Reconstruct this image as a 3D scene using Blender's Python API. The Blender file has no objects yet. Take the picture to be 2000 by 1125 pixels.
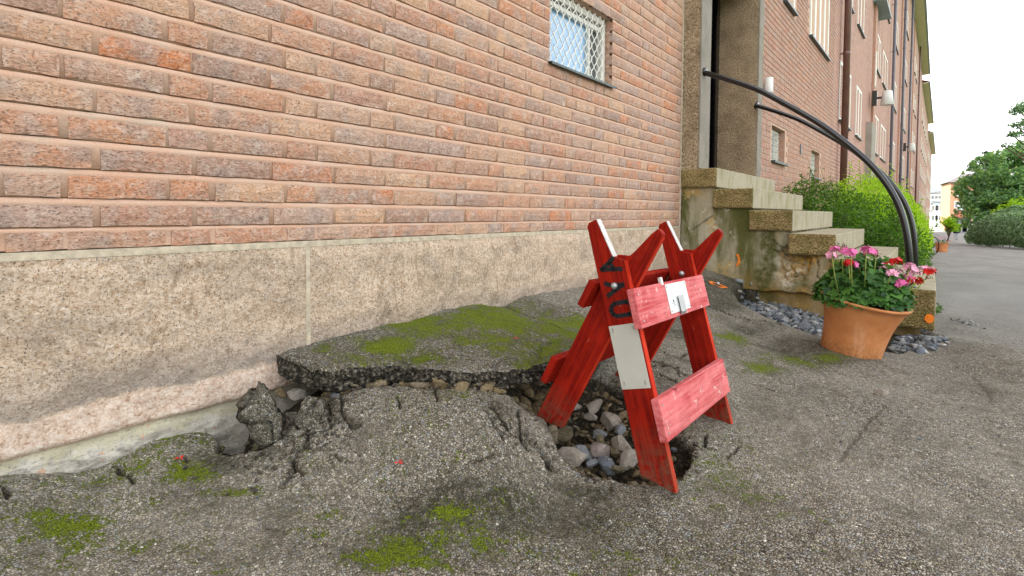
import bpy, bmesh, math, random
import numpy as np
from mathutils import Vector, Matrix
random.seed(7); RNG = np.random.default_rng(7)
scene = bpy.context.scene
COL = scene.collection
# ------------------------------------------------------------------ camera
F_PX, CY, PITCH, YAW, ROLL = 1005.0, 452.0, .036, .683, .006
CAM = np.array([1.815, 0.0, 0.0])
_cp, _sp = math.cos(PITCH), math.sin(PITCH)
FW = np.array([-math.sin(YAW)*_cp, math.cos(YAW)*_cp, -_sp])
RT = np.cross(FW, [0, 0, 1]); RT /= np.linalg.norm(RT); UP = np.cross(RT, FW)
R2 = math.cos(ROLL)*RT + math.sin(ROLL)*UP
U2 = -math.sin(ROLL)*RT + math.cos(ROLL)*UP
cd = bpy.data.cameras.new("camera"); cam = bpy.data.objects.new("camera", cd); COL.objects.link(cam)
cd.sensor_width = 36; cd.lens = F_PX/2000*36; cd.shift_y = -(562.5-CY)/2000
cd.clip_start = .05; cd.clip_end = 5000
cam.matrix_world = Matrix(((R2[0], U2[0], -FW[0], CAM[0]), (R2[1], U2[1], -FW[1], CAM[1]), (R2[2], U2[2], -FW[2], CAM[2]), (0, 0, 0, 1)))
scene.camera = cam
# ------------------------------------------------------------------ world, sun, exposure
SUN_EL, SUN_AZ = math.radians(38), math.radians(238)   # azimuth clockwise from +y
wd = bpy.data.worlds.new("World"); scene.world = wd; wd.use_nodes = True
nt = wd.node_tree; bg = nt.nodes["Background"]
sky = nt.nodes.new("ShaderNodeTexSky"); sky.sky_type = 'NISHITA'; sky.sun_disc = False
sky.sun_elevation = SUN_EL; sky.sun_rotation = SUN_AZ; sky.dust_density = 3.5; sky.air_density = 1.2; sky.ozone_density = 1.0
hs = nt.nodes.new("ShaderNodeHueSaturation"); hs.inputs['Saturation'].default_value = .10; hs.inputs['Value'].default_value = 1.0
nt.links.new(sky.outputs[0], hs.inputs['Color']); nt.links.new(hs.outputs[0], bg.inputs[0]); bg.inputs[1].default_value = .15
sd = bpy.data.lights.new("sun", 'SUN'); sd.energy = 2.0; sd.angle = math.radians(.8); sd.color = (1, .94, .84)
so = bpy.data.objects.new("sun", sd); COL.objects.link(so)
sdir = Vector((math.sin(SUN_AZ)*math.cos(SUN_EL), math.cos(SUN_AZ)*math.cos(SUN_EL), math.sin(SUN_EL)))
so.rotation_euler = sdir.to_track_quat('Z', 'Y').to_euler(); so.location = (-20, -20, 40)
vs = scene.view_settings; vs.view_transform = 'Standard'; vs.look = 'None'; vs.gamma = 1; vs.use_curve_mapping = False
vs.exposure = 2.38
scene.cycles.max_bounces = 5; scene.cycles.diffuse_bounces = 2; scene.cycles.glossy_bounces = 2; scene.cycles.transmission_bounces = 3

# ------------------------------------------------------------------ helpers
def ray(u, v): return FW + (u-1000)/F_PX*R2 - (v-CY)/F_PX*U2
def at(u, v, d): return CAM + ray(u, v)*d
def onz(u, v, z): r = ray(u, v); return CAM + r*(z/r[2])
def onx(u, v, x=0.): r = ray(u, v); return CAM + r*((x-CAM[0])/r[0])
def ony(u, v, y): r = ray(u, v); return CAM + r*(y/r[1])
def proj(P):
    d = np.asarray(P)-CAM; z = d@FW; z = np.where(np.abs(z) < 1e-6, 1e-6, z)
    return 1000+F_PX*(d@R2)/z, CY-F_PX*(d@U2)/z, z

def _hash(ix, iy, iz, s):
    h = (ix.astype(np.int64)*374761393 + iy.astype(np.int64)*668265263 + iz.astype(np.int64)*2147483647 + s*974711) & 0xffffffff
    h = ((h ^ (h >> 13))*1274126177) & 0xffffffff
    h = ((h ^ (h >> 16))*2246822519) & 0xffffffff
    return ((h ^ (h >> 15)) & 0xffffff)/float(0xffffff)
def vnoise(x, y, z=None, s=0):
    x = np.asarray(x, float); y = np.asarray(y, float); z = np.zeros_like(x) if z is None else np.asarray(z, float)+0*x
    ix, iy, iz = np.floor(x), np.floor(y), np.floor(z)
    fx, fy, fz = x-ix, y-iy, z-iz
    fx = fx*fx*(3-2*fx); fy = fy*fy*(3-2*fy); fz = fz*fz*(3-2*fz)
    r = 0
    for a in (0, 1):
        for b in (0, 1):
            for c in (0, 1):
                r = r + _hash(ix+a, iy+b, iz+c, s)*(fx if a else 1-fx)*(fy if b else 1-fy)*(fz if c else 1-fz)
    return r*2-1
def fbm(x, y, z=None, s=0, o=4, g=.5):
    a, r, f = 1., 0, 1.
    for i in range(o):
        r = r + a*vnoise(np.asarray(x)*f, np.asarray(y)*f, None if z is None else np.asarray(z)*f, s+i*17); a *= g; f *= 2.03
    return r
def sstep(a, b, x):
    t = np.clip((x-a)/(b-a), 0, 1); return t*t*(3-2*t)

def new_mesh(name, V, Fc, mat=None, smooth=False, attrs=None):
    V = np.asarray(V, np.float32)
    me = bpy.data.meshes.new(name)
    if isinstance(Fc, np.ndarray):
        n, k = Fc.shape
        me.vertices.add(len(V)); me.vertices.foreach_set('co', V.ravel())
        me.loops.add(n*k); me.loops.foreach_set('vertex_index', Fc.astype(np.int32).ravel())
        me.polygons.add(n); me.polygons.foreach_set('loop_start', np.arange(0, n*k, k, dtype=np.int32))
        me.update(calc_edges=True)
    else:
        me.from_pydata([tuple(map(float, v)) for v in V], [], [tuple(map(int, f)) for f in Fc])
    if smooth: me.polygons.foreach_set('use_smooth', np.ones(len(me.polygons), bool))
    for k, a in (attrs or {}).items():
        at_ = me.attributes.new(k, 'FLOAT', 'POINT'); at_.data.foreach_set('value', np.asarray(a, np.float32).ravel())
    if mat: me.materials.append(mat)
    me.validate(); me.update()
    return me
def link(name, me, parent=None, loc=None, label=None, cat=None, group=None, kind=None):
    o = bpy.data.objects.new(name, me); COL.objects.link(o)
    if parent is not None: o.parent = parent
    if loc is not None: o.location = loc
    for k, v in (('label', label), ('category', cat), ('group', group), ('kind', kind)):
        if v: o[k] = v
    return o
def thing(name, label, cat, loc=(0, 0, 0), group=None):
    return link(name, None, None, loc, label, cat, group)

class MB:
    def __init__(s): s.v = []; s.f = []; s.r = []; s.cr = 0.
    def add(s, V, Fc):
        n = len(s.v); s.v += [tuple(map(float, p)) for p in V]; s.f += [tuple(int(i)+n for i in f) for f in Fc]; s.r += [s.cr]*len(V); return s
    def box(s, a, b):
        (x0, y0, z0), (x1, y1, z1) = a, b
        return s.add([(x0, y0, z0), (x1, y0, z0), (x1, y1, z0), (x0, y1, z0), (x0, y0, z1), (x1, y0, z1), (x1, y1, z1), (x0, y1, z1)],
                     [(3, 2, 1, 0), (4, 5, 6, 7), (0, 1, 5, 4), (1, 2, 6, 5), (2, 3, 7, 6), (3, 0, 4, 7)])
    def prism(s, poly, ax, d0, d1):
        """poly: 2D points, extruded along axis ax (callable mapping (p,q,d)->xyz)"""
        n = len(poly)
        V = [ax(p, q, d0) for p, q in poly]+[ax(p, q, d1) for p, q in poly]
        Fs = [tuple(range(n))[::-1], tuple(range(n, 2*n))]+[(i, (i+1) % n, n+(i+1) % n, n+i) for i in range(n)]
        return s.add(V, Fs)
    def tube(s, pts, r, seg=8, caps=True):
        P = [np.array(p, float) for p in pts]; n = len(P); rr = r if hasattr(r, '__len__') else [r]*n
        up = np.array([0, 0, 1.]); V = []; prev = None
        for i in range(n):
            t = P[min(i+1, n-1)]-P[max(i-1, 0)]; t /= (np.linalg.norm(t)+1e-9)
            if prev is None:
                a = np.cross(t, up)
                if np.linalg.norm(a) < .1: a = np.cross(t, [1, 0, 0])
            else: a = prev - t*(prev@t)
            a /= np.linalg.norm(a); b = np.cross(t, a); prev = a
            for k in range(seg):
                q = 2*math.pi*k/seg; V.append(P[i]+rr[i]*(math.cos(q)*a+math.sin(q)*b))
        Fs = [(i*seg+k, i*seg+(k+1) % seg, (i+1)*seg+(k+1) % seg, (i+1)*seg+k) for i in range(n-1) for k in range(seg)]
        if caps: Fs += [tuple(range(seg))[::-1], tuple(range((n-1)*seg, n*seg))]
        return s.add(V, Fs)
    def lathe(s, prof, seg=32, c=(0, 0, 0), caps=False):
        n = len(prof)
        V = [(c[0]+r*math.cos(2*math.pi*k/seg), c[1]+r*math.sin(2*math.pi*k/seg), c[2]+z) for r, z in prof for k in range(seg)]
        Fs = [(i*seg+k, i*seg+(k+1) % seg, (i+1)*seg+(k+1) % seg, (i+1)*seg+k) for i in range(n-1) for k in range(seg)]
        if caps: Fs += [tuple(range(seg))[::-1], tuple(range((n-1)*seg, n*seg))]
        return s.add(V, Fs)
    def mesh(s, name, mat, smooth=False):
        return new_mesh(name, s.v, s.f, mat, smooth, {'rnd': s.r})
    def build(s, name, mat, parent=None, smooth=False, bevel=0, **kw):
        me = s.mesh(name, mat, smooth); o = link(name, me, parent, **kw)
        if bevel:
            m = o.modifiers.new('bevel', 'BEVEL'); m.width = bevel; m.segments = 2; m.limit_method = 'ANGLE'; m.angle_limit = .6
        return o
def grid_faces(ny, nx):
    i = np.arange((ny-1)*(nx-1)); r = i//(nx-1); c = i % (nx-1); a = r*nx+c
    return np.stack([a, a+1, a+nx+1, a+nx], 1)

# ------------------------------------------------------------------ material kit
class NT:
    def __init__(s, name, rough=.8):
        s.m = bpy.data.materials.new(name); s.m.use_nodes = True; s.t = s.m.node_tree; s.b = s.t.nodes['Principled BSDF']
        s.b.inputs['Roughness'].default_value = rough; s.b.inputs['Specular IOR Level'].default_value = .3
    def n(s, ty, **kw):
        x = s.t.nodes.new(ty)
        for k, v in kw.items():
            if k in x.inputs.keys(): s.put(x.inputs[k], v)
            else: setattr(x, k, v)
        return x
    def put(s, inp, v):
        if isinstance(v, bpy.types.NodeSocket): s.t.links.new(v, inp)
        elif isinstance(v, tuple) and len(v) == 3 and inp.type == 'RGBA': inp.default_value = (*v, 1)
        else: inp.default_value = v
    def pos(s): return s.n('ShaderNodeNewGeometry').outputs['Position']
    def objc(s): return s.n('ShaderNodeTexCoord').outputs['Object']
    def attr(s, nm): return s.n('ShaderNodeAttribute', attribute_name=nm).outputs['Fac']
    def sep(s, v): return s.n('ShaderNodeSeparateXYZ', Vector=v).outputs
    def scale(s, v, sc):
        m = s.n('ShaderNodeMapping', Vector=v); m.inputs['Scale'].default_value = sc; return m.outputs[0]
    def noise(s, v, sc, det=4, rg=.55, dist=0.):
        return s.n('ShaderNodeTexNoise', Vector=v, Scale=float(sc), Detail=float(det), Roughness=rg, Distortion=dist).outputs['Fac']
    def vor(s, v, sc, feat='F1', out='Distance', rnd=1.):
        x = s.n('ShaderNodeTexVoronoi', Vector=v, feature=feat); x.inputs['Scale'].default_value = sc; x.inputs['Randomness'].default_value = rnd
        return x.outputs[out]
    def math(s, op, a, b=0., c=0.):
        x = s.n('ShaderNodeMath', operation=op); s.put(x.inputs[0], a); s.put(x.inputs[1], b)
        if len(x.inputs) > 2: s.put(x.inputs[2], c)
        return x.outputs[0]
    def rng(s, v, a, b, c=0., d=1.):
        x = s.n('ShaderNodeMapRange'); x.clamp = True
        for i, q in zip(('Value', 'From Min', 'From Max', 'To Min', 'To Max'), (v, a, b, c, d)): s.put(x.inputs[i], q)
        return x.outputs[0]
    def ramp(s, v, stops, mode='LINEAR'):
        x = s.n('ShaderNodeValToRGB'); s.put(x.inputs[0], v); cr = x.color_ramp; cr.interpolation = mode
        while len(cr.elements) < len(stops): cr.elements.new(.5)
        for e, (p, c) in zip(cr.elements, stops): e.position = p; e.color = (*c, 1)
        return x.outputs[0]
    def mix(s, f, a, b, mode='MIX'):
        x = s.n('ShaderNodeMix', data_type='RGBA', blend_type=mode); x.clamp_factor = True
        s.put(x.inputs[0], f); s.put(x.inputs[6], a); s.put(x.inputs[7], b); return x.outputs[2]
    def bump(s, h, st=1., dist=.01, nrm=None):
        x = s.n('ShaderNodeBump'); x.inputs['Strength'].default_value = st; x.inputs['Distance'].default_value = dist; s.put(x.inputs['Height'], h)
        if nrm is not None: s.put(x.inputs['Normal'], nrm)
        return x.outputs[0]
    def out(s, col=None, nrm=None, rough=None, **kw):
        if col is not None: s.put(s.b.inputs['Base Color'], col)
        if nrm is not None: s.put(s.b.inputs['Normal'], nrm)
        if rough is not None: s.put(s.b.inputs['Roughness'], rough)
        for k, v in kw.items(): s.put(s.b.inputs[k], v)
        return s.m

def m_plain(name, col, rough=.7, var=.15, sc=20., metal=0., bump=0., spec=.3):
    k = NT(name, rough); p = k.pos(); n = k.noise(p, sc, 5)
    c = k.mix(k.rng(n, .3, .7), tuple(x*(1-var) for x in col), tuple(min(1, x*(1+var)) for x in col))
    nr = k.bump(k.noise(p, sc*4, 4), bump, .004) if bump else None
    return k.out(c, nr, Metallic=metal, **{'Specular IOR Level': spec})

def m_brick(name, purple=0.):
    k = NT(name, .85); p = k.pos()
    r = k.math('FRACT', k.math('ADD', k.n('ShaderNodeObjectInfo').outputs['Random'], k.attr('rnd')))
    base = k.ramp(r, [(0, (.58, .29, .165)), (.18, (.46, .25, .17)), (.36, (.62, .37, .225)), (.52, (.43, .285, .23)), (.66, (.57, .215, .09)), (.82, (.56, .33, .22)), (1, (.36, .21, .155))])
    if purple: base = k.mix(purple, base, (.36, .15, .115))
    wn = k.noise(p, 9, 3); k2 = k.noise(p, 26, 5, .65, .6)
    c = k.mix(k.rng(wn, .48, .66, 0, .6), base, (.33, .265, .235))        # grey kiln patches
    c = k.mix(k.rng(k2, .50, .72, 0, .65), c, (.68, .54, .44))            # pale bloom
    c = k.mix(k.rng(k.noise(p, 14, 4, .6), .6, .75, 0, .6), c, (.50, .17, .05))
    pits = k.rng(k.noise(k.scale(p, (1, 1, 2.2)), 120, 5, .75), .57, .66)
    c = k.mix(k.math('MULTIPLY', pits, .55), c, (.12, .07, .055))
    drag = k.rng(k.noise(k.scale(p, (1, 1, 3.5)), 30, 4, .6, 1.5), .60, .64); c = k.mix(k.math('MULTIPLY', drag, .35), c, (.16, .10, .08))
    c = k.mix(k.rng(k.noise(p, 75, 3, .6), .45, .65, 0, .3), c, (.72, .58, .48))
    h = k.math('ADD', k.math('MULTIPLY', k.noise(k.scale(p, (1, 1, 1.8)), 55, 6, .65, .5), 1.), k.math('MULTIPLY', pits, -.35))
    return k.out(c, k.bump(h, 1., .009))
def m_mortar():
    k = NT('mortar_pink', .95); p = k.pos()
    c = k.mix(k.rng(k.noise(p, 6, 4), .35, .65), (.53, .315, .21), (.54, .37, .275))
    c = k.mix(k.rng(k.noise(p, 240, 3), .45, .75, 0, .35), c, (.75, .60, .50))
    c = k.mix(k.rng(k.noise(p, 3, 5, .7), .60, .72, 0, .5), c, (.42, .39, .30))
    return k.out(c, k.bump(k.noise(p, 220, 4), .6, .002))
def m_facade():
    k = NT('brick_facade', .9); p = k.pos(); s_ = k.sep(p)
    v = k.n('ShaderNodeCombineXYZ', X=s_[1], Y=s_[2]).outputs[0]
    b = k.n('ShaderNodeTexBrick', Vector=v); b.offset = .5; b.inputs['Scale'].default_value = 1
    for nm, q in (('Brick Width', .245), ('Row Height', .0805), ('Mortar Size', .011), ('Mortar Smooth', .1), ('Bias', 0.)): b.inputs[nm].default_value = q
    b.inputs['Color1'].default_value = (.40, .22, .165, 1); b.inputs['Color2'].default_value = (.27, .14, .115, 1); b.inputs['Mortar'].default_value = (.54, .37, .30, 1)
    c = k.mix(k.rng(k.noise(p, 2.5, 4), .4, .7, 0, .45), b.outputs['Color'], (.46, .25, .185))
    c = k.mix(k.rng(k.noise(k.scale(p, (1, 1, .15)), 1.2, 4), .55, .75, 0, .35), c, (.22, .11, .10))
    return k.out(c, k.bump(b.outputs['Fac'], -.8, .01))
def m_granite():
    k = NT('granite_rockface', .8); p = k.pos(); z = k.sep(p)[2]
    n1 = k.noise(p, 85, 6, .75, .2); n2 = k.noise(k.scale(p, (1, 1, 1.5)), 4.5, 5, .7, .8)
    c = k.ramp(n1, [(.30, (.24, .15, .085)), (.42, (.46, .33, .22)), (.52, (.61, .475, .35)), (.64, (.68, .565, .455)), (.8, (.52, .47, .42))])
    c = k.mix(k.rng(n2, .47, .66, 0, .5), c, (.27, .225, .18)); strk = k.noise(k.scale(p, (1, 3.2, 1.1)), 3.1, 5, .7, 1.5); c = k.mix(k.rng(strk, .55, .64, 0, .5), c, (.22, .15, .09))
    c = k.mix(k.rng(k.noise(k.scale(p, (1, 1.2, .9)), 30, 7, .8, .4), .53, .66, 0, .55), c, (.33, .19, .085))
    sp = k.rng(k.noise(p, 190, 2), .60, .66)
    c = k.mix(k.math('MULTIPLY', sp, .8), c, (.05, .04, .035))
    c = k.mix(k.rng(k.noise(p, 130, 2), .64, .70, 0, .6), c, (.85, .78, .70))
    # weathering left by the old pavement line, cleaner stone below it
    zz = k.math('ADD', z, k.math('MULTIPLY', k.math('SUBTRACT', k.noise(p, 5.5, 6, .7), .5), .085))
    band = k.math('MULTIPLY', k.rng(zz, -.545, -.535), k.rng(zz, -.40, -.525))
    c = k.mix(k.math('MULTIPLY', band, .5), c, (.19, .18, .175))
    clean = k.rng(zz, -.535, -.55)
    cc = k.ramp(k.noise(p, 60, 7, .8), [(.36, (.36, .22, .14)), (.47, (.66, .49, .38)), (.60, (.80, .69, .59))])
    c = k.mix(k.math('MULTIPLY', clean, .85), c, cc)
    h = k.math('ADD', k.noise(p, 28, 7, .7, .4), k.math('MULTIPLY', k.noise(p, 130, 3), .4))
    return k.out(c, k.bump(h, .9, .014))
def m_footing():
    k = NT('footing_concrete', .9); p = k.pos(); z = k.sep(p)[2]
    n = k.noise(k.scale(p, (1, .6, 1.6)), 16, 8, .75, .3)
    c = k.ramp(n, [(.36, (.15, .135, .115)), (.43, (.38, .355, .31)), (.52, (.62, .58, .50)), (.64, (.72, .68, .60))])
    zz = k.math('ADD', z, k.math('MULTIPLY', k.math('SUBTRACT', k.noise(p, 16, 5, .7), .5), .16))
    c = k.mix(k.rng(zz, -.685, -.665, 0, .75), c, (.58, .54, .36))
    c = k.mix(k.rng(k.noise(p, 22, 2), .66, .70, 0, .8), c, (.66, .38, .24))
    c = k.mix(k.rng(k.noise(p, 6, 5), .58, .7, 0, .7), c, (.16, .14, .12))
    yy = k.sep(p)[1]
    c = k.mix(k.rng(yy, .55, .8, 0, .6), c, (.17, .14, .10)); c = k.mix(k.rng(k.noise(p, 110, 4, .8), .55, .65, 0, .6), c, (.10, .09, .075)); c = k.mix(k.rng(k.noise(k.scale(p, (1, .35, 2.)), 12, 5, .7), .52, .6, 0, .55), c, (.37, .335, .28))
    return k.out(c, k.bump(k.math('ADD', k.noise(p, 70, 7, .8), k.math('MULTIPLY', k.noise(k.scale(p, (1, .5, 1.6)), 22, 4), .8)), 1., .007))
def m_asphalt(name='asphalt_worn'):
    k = NT(name, .88); p = k.pos()
    pj = k.n('ShaderNodeVectorMath', operation='ADD'); k.put(pj.inputs[0], p)
    nz = k.n('ShaderNodeTexNoise', Vector=p, Scale=60., Detail=2.); sc = k.n('ShaderNodeVectorMath', operation='SCALE'); k.put(sc.inputs[0], nz.outputs['Color']); sc.inputs[3].default_value = .006
    k.put(pj.inputs[1], sc.outputs[0]); q = pj.outputs[0]
    n2_ = k.n('ShaderNodeTexNoise', Vector=p, Scale=16., Detail=4.); s2_ = k.n('ShaderNodeVectorMath', operation='SCALE'); k.put(s2_.inputs[0], n2_.outputs['Color']); s2_.inputs[3].default_value = .09
    a2_ = k.n('ShaderNodeVectorMath', operation='ADD'); k.put(a2_.inputs[0], p); k.put(a2_.inputs[1], s2_.outputs[0]); pj2 = a2_.outputs[0]
    d = k.vor(q, 135.); cc = k.vor(q, 135., out='Color'); edge = k.vor(q, 135., 'DISTANCE_TO_EDGE')
    d2 = k.vor(q, 260.); cs = k.sep(cc)
    st = k.ramp(cs[0], [(0, (.14, .125, .095)), (.3, (.31, .272, .208)), (.65, (.48, .435, .345)), (.84, (.30, .32, .335)), (.94, (.50, .465, .385)), (1, (.82, .78, .68))])
    big = k.noise(p, 1.3, 5, .6); mid = k.noise(p, 7, 5, .65)
    gap = k.rng(edge, .02, .16)
    gapc = k.mix(k.rng(mid, .4, .6), (.022, .018, .011), (.06, .05, .035))
    g2 = k.rng(k.noise(p, 95, 5, .75), .36, .52); c = k.mix(k.math('MULTIPLY', gap, k.math('ADD', k.math('MULTIPLY', g2, .7), .3)), gapc, st)
    c = k.mix(k.rng(big, .42, .62, 0, .22), c, (.42, .385, .315))
    c = k.mix(k.rng(mid, .50, .70, 0, .6), c, (.075, .066, .045))
    crz = k.vor(pj2, 10.5, 'DISTANCE_TO_EDGE'); czm = k.math('MULTIPLY', k.attr('craze'), k.rng(crz, .008, .020, 1., 0.)); c = k.mix(czm, c, (.008, .007, .005))
    yb = k.sep(p); rd = k.math('MULTIPLY', k.rng(k.math('ADD', yb[1], k.math('MULTIPLY', k.noise(p, 2., 4), 1.6)), 4.6, 8.), k.rng(yb[0], 1.5, 2.1, 0, .6)); c = k.mix(rd, c, k.mix(k.rng(k.noise(k.scale(p, (1, .3, 1)), 1.6, 5), .35, .65), (.25, .25, .25), (.36, .355, .35)))
    dirt = k.attr('dirt'); dn = k.math('MULTIPLY', dirt, k.rng(k.noise(p, 42, 5, .7), .25, .58))
    c = k.mix(k.math('MULTIPLY', dn, .86), c, (.030, .027, .015))
    # moss grows from the gaps
    moss = k.attr('moss'); mn = k.math('ADD', k.math('ADD', k.math('MULTIPLY', k.rng(k.noise(p, 85, 5, .8), .34, .66), .68), k.math('MULTIPLY', k.rng(k.noise(p, 15, 4, .65), .32, .68), .34)), k.math('MULTIPLY', k.rng(edge, .0, .2, 1., 0.), .22))
    thr = k.math('SUBTRACT', 1.04, k.math('MULTIPLY', moss, .72))
    mf = k.math('MULTIPLY', k.rng(k.math('SUBTRACT', mn, thr), -.03, .10), k.rng(moss, .02, .08))
    mc = k.ramp(k.noise(p, 320, 4, .7), [(.32, (.016, .030, .003)), (.47, (.10, .15, .007)), (.62, (.36, .43, .02))])
    c = k.mix(mf, c, mc)
    # fractured faces and soil
    soil = k.attr('soil'); sn = k.noise(p, 60, 6, .75)
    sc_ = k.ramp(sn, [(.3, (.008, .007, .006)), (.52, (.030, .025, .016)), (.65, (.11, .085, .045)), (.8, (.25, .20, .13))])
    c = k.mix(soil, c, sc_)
    h = k.math('ADD', k.math('MULTIPLY', k.rng(d, 0., .55, 1., 0.), 1.), k.math('MULTIPLY', k.rng(d2, 0., .6, .35, 0.), 1.))
    h = k.math('ADD', h, k.math('MULTIPLY', mf, k.math('MULTIPLY', k.noise(p, 500, 2), 2.2)))
    h = k.math('ADD', h, k.math('MULTIPLY', k.math('SUBTRACT', k.noise(p, 40, 4), .5), .8))
    h = k.math('ADD', h, k.math('MULTIPLY', czm, -3.))
    return k.out(c, k.bump(h, 1., .0050), **{'Specular IOR Level': .22})
def m_slabedge():
    k = NT('asphalt_broken_edge', .95); p = k.pos(); d = k.vor(p, 110.)
    c = k.ramp(k.noise(p, 70, 6, .75), [(.38, (.005, .005, .004)), (.48, (.028, .024, .017)), (.56, (.10, .088, .065)), (.68, (.30, .27, .22))])
    return k.out(c, k.bump(k.math('ADD', k.rng(d, 0, .5, 1, 0), k.noise(p, 40, 5)), 1., .012))
def m_stone(name, cols, sc=26):
    k = NT(name, .85); p = k.pos(); r = k.math('FRACT', k.math('ADD', k.n('ShaderNodeObjectInfo').outputs['Random'], k.attr('rnd')))
    n = len(cols); base = k.ramp(r, [(i/max(1, n-1), c) for i, c in enumerate(cols)])
    c = k.mix(k.rng(k.noise(p, sc, 6, .8), .40, .62, 0, .75), base, k.mix(.65, base, (.07, .055, .03)))
    c = k.mix(k.rng(k.noise(p, 160, 3), .58, .68, 0, .5), c, (.62, .58, .52))
    return k.out(c, k.bump(k.noise(p, 60, 7, .8), 1., .010))
def m_wood(name, c1, c2, bare=0., ax=(1, 1, 1)):
    k = NT(name, .8); k.b.inputs['Specular IOR Level'].default_value = .12; p = k.objc(); w = k.noise(k.scale(p, ax), 1., 5, .6, .3)
    c = k.mix(k.rng(w, .35, .65), c1, c2)
    c = k.mix(k.rng(k.noise(p, 9, 5, .6), .45, .72, 0, .5), c, tuple(min(1, x*1.35+.002) for x in c2))
    c = k.mix(k.rng(k.noise(k.scale(p, ax), 2.5, 3), .63, .68, 0, .55), c, tuple(x*.3 for x in c1))
    if bare: c = k.mix(k.rng(k.noise(p, 34, 5, .75), .72-bare, .76-bare, 0, .8), c, (.62, .52, .47))
    sx = k.sep(p)[0]; c = k.mix(k.math('MULTIPLY', k.rng(sx, .40, .60), k.rng(k.noise(p, 38, 5, .75), .40, .58, 0, .8)), c, (.12, .085, .05))
    c = k.mix(k.rng(k.noise(k.scale(p, (1, 2.5, 2.5)), 26, 5, .8), .665, .69, 0, .85), c, (.50, .36, .25))
    kn = k.vor(k.scale(p, (1, 1, 1)), 6.5); c = k.mix(k.rng(kn, .05, .09, .75, 0), c, tuple(x*.35 for x in c1))
    return k.out(c, k.bump(w, .5, .003), rough=k.rng(k.noise(p, 30, 3), .3, .7, .6, .85))
def m_roughcast(name, c1, c2, moss=0., sc=70):
    k = NT(name, .95); p = k.pos(); n = k.noise(p, sc, 6, .85); z = k.sep(p)[2]
    c = k.mix(k.rng(n, .42, .58), c1, c2)
    c = k.mix(k.rng(k.noise(p, 5, 5), .45, .7, 0, .5), c, tuple(x*.6 for x in c1))
    if moss: c = k.mix(k.math('MULTIPLY', k.rng(k.noise(p, 7, 5, .6), .45, .62), moss), c, (.12, .115, .02))
    return k.out(c, k.bump(k.math('ADD', k.rng(k.vor(p, sc*.9), 0, .6, 1, 0), n), 1., .012))
def m_plaster():
    k = NT('stair_plaster', .9); p = k.pos(); s_ = k.sep(p)
    c = k.mix(k.rng(k.noise(p, 4, 6, .65), .35, .65), (.27, .235, .15), (.40, .36, .26))
    st = k.noise(k.scale(p, (6, 1, 1.1)), 1.0, 5, .6, .5)
    c = k.mix(k.rng(st, .44, .58, 0, .92), c, (.075, .078, .012)); c = k.mix(k.rng(k.noise(p, 6, 5, .7), .56, .64, 0, .85), c, (.40, .27, .09))
    low = k.rng(k.math('ADD', s_[2], k.math('MULTIPLY', k.noise(p, 6, 4), .2)), -.35, -.55)
    c = k.mix(k.math('MULTIPLY', low, .65), c, (.27, .165, .05))
    c = k.mix(k.rng(k.noise(p, 12, 5, .7), .60, .66, 0, .8), c, (.50, .46, .38))
    c = k.mix(k.math('MULTIPLY', k.attr('green'), k.rng(k.noise(p, 24, 4, .7), .3, .55, .4, .95)), c, (.06, .065, .010)); c = k.mix(k.math('MULTIPLY', k.attr('pale'), k.rng(k.noise(p, 30, 5, .8), .42, .56)), c, (.56, .51, .42)); c = k.mix(k.math('MULTIPLY', k.attr('ochre'), k.rng(k.noise(p, 26, 5, .8), .40, .56)), c, (.45, .25, .05)); c = k.mix(k.attr('crack'), c, (.05, .04, .03))
    h = k.noise(p, 30, 6, .7)
    return k.out(c, k.bump(h, .8, .008))
def m_tread(name='step_smooth'):
    k = NT(name, .8); p = k.pos(); c = k.mix(k.rng(k.noise(p, 160, 3), .35, .65), (.30, .26, .18), (.44, .39, .29))
    c = k.mix(k.rng(k.noise(k.scale(p, (1, 2.2, .8)), 5, 6, .7), .46, .64, 0, .75), c, (.20, .19, .065))
    return k.out(c, k.bump(k.noise(p, 260, 3), .4, .002))
def m_leaf(name, a, b, tr=.35, yellow=None):
    k = NT(name, .5); r = k.attr('rnd'); st = [(0, a), (1, b)]
    if yellow: st = [(0, a), (.85, b), (1, yellow)]
    c = k.ramp(r, st)
    t = k.n('ShaderNodeBsdfTranslucent', Color=k.mix(1., c, (1.5, 1.7, .8), 'MULTIPLY')); mx = k.n('ShaderNodeMixShader'); mx.inputs[0].default_value = tr
    k.out(c); k.t.links.new(k.b.outputs[0], mx.inputs[1]); k.t.links.new(t.outputs[0], mx.inputs[2])
    k.t.links.new(mx.outputs[0], k.t.nodes['Material Output'].inputs[0]); return k.m
def m_glass(name, col, rough=.12):
    k = NT(name, rough); return k.out(col, Metallic=0., **{'Specular IOR Level': .8})

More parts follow.
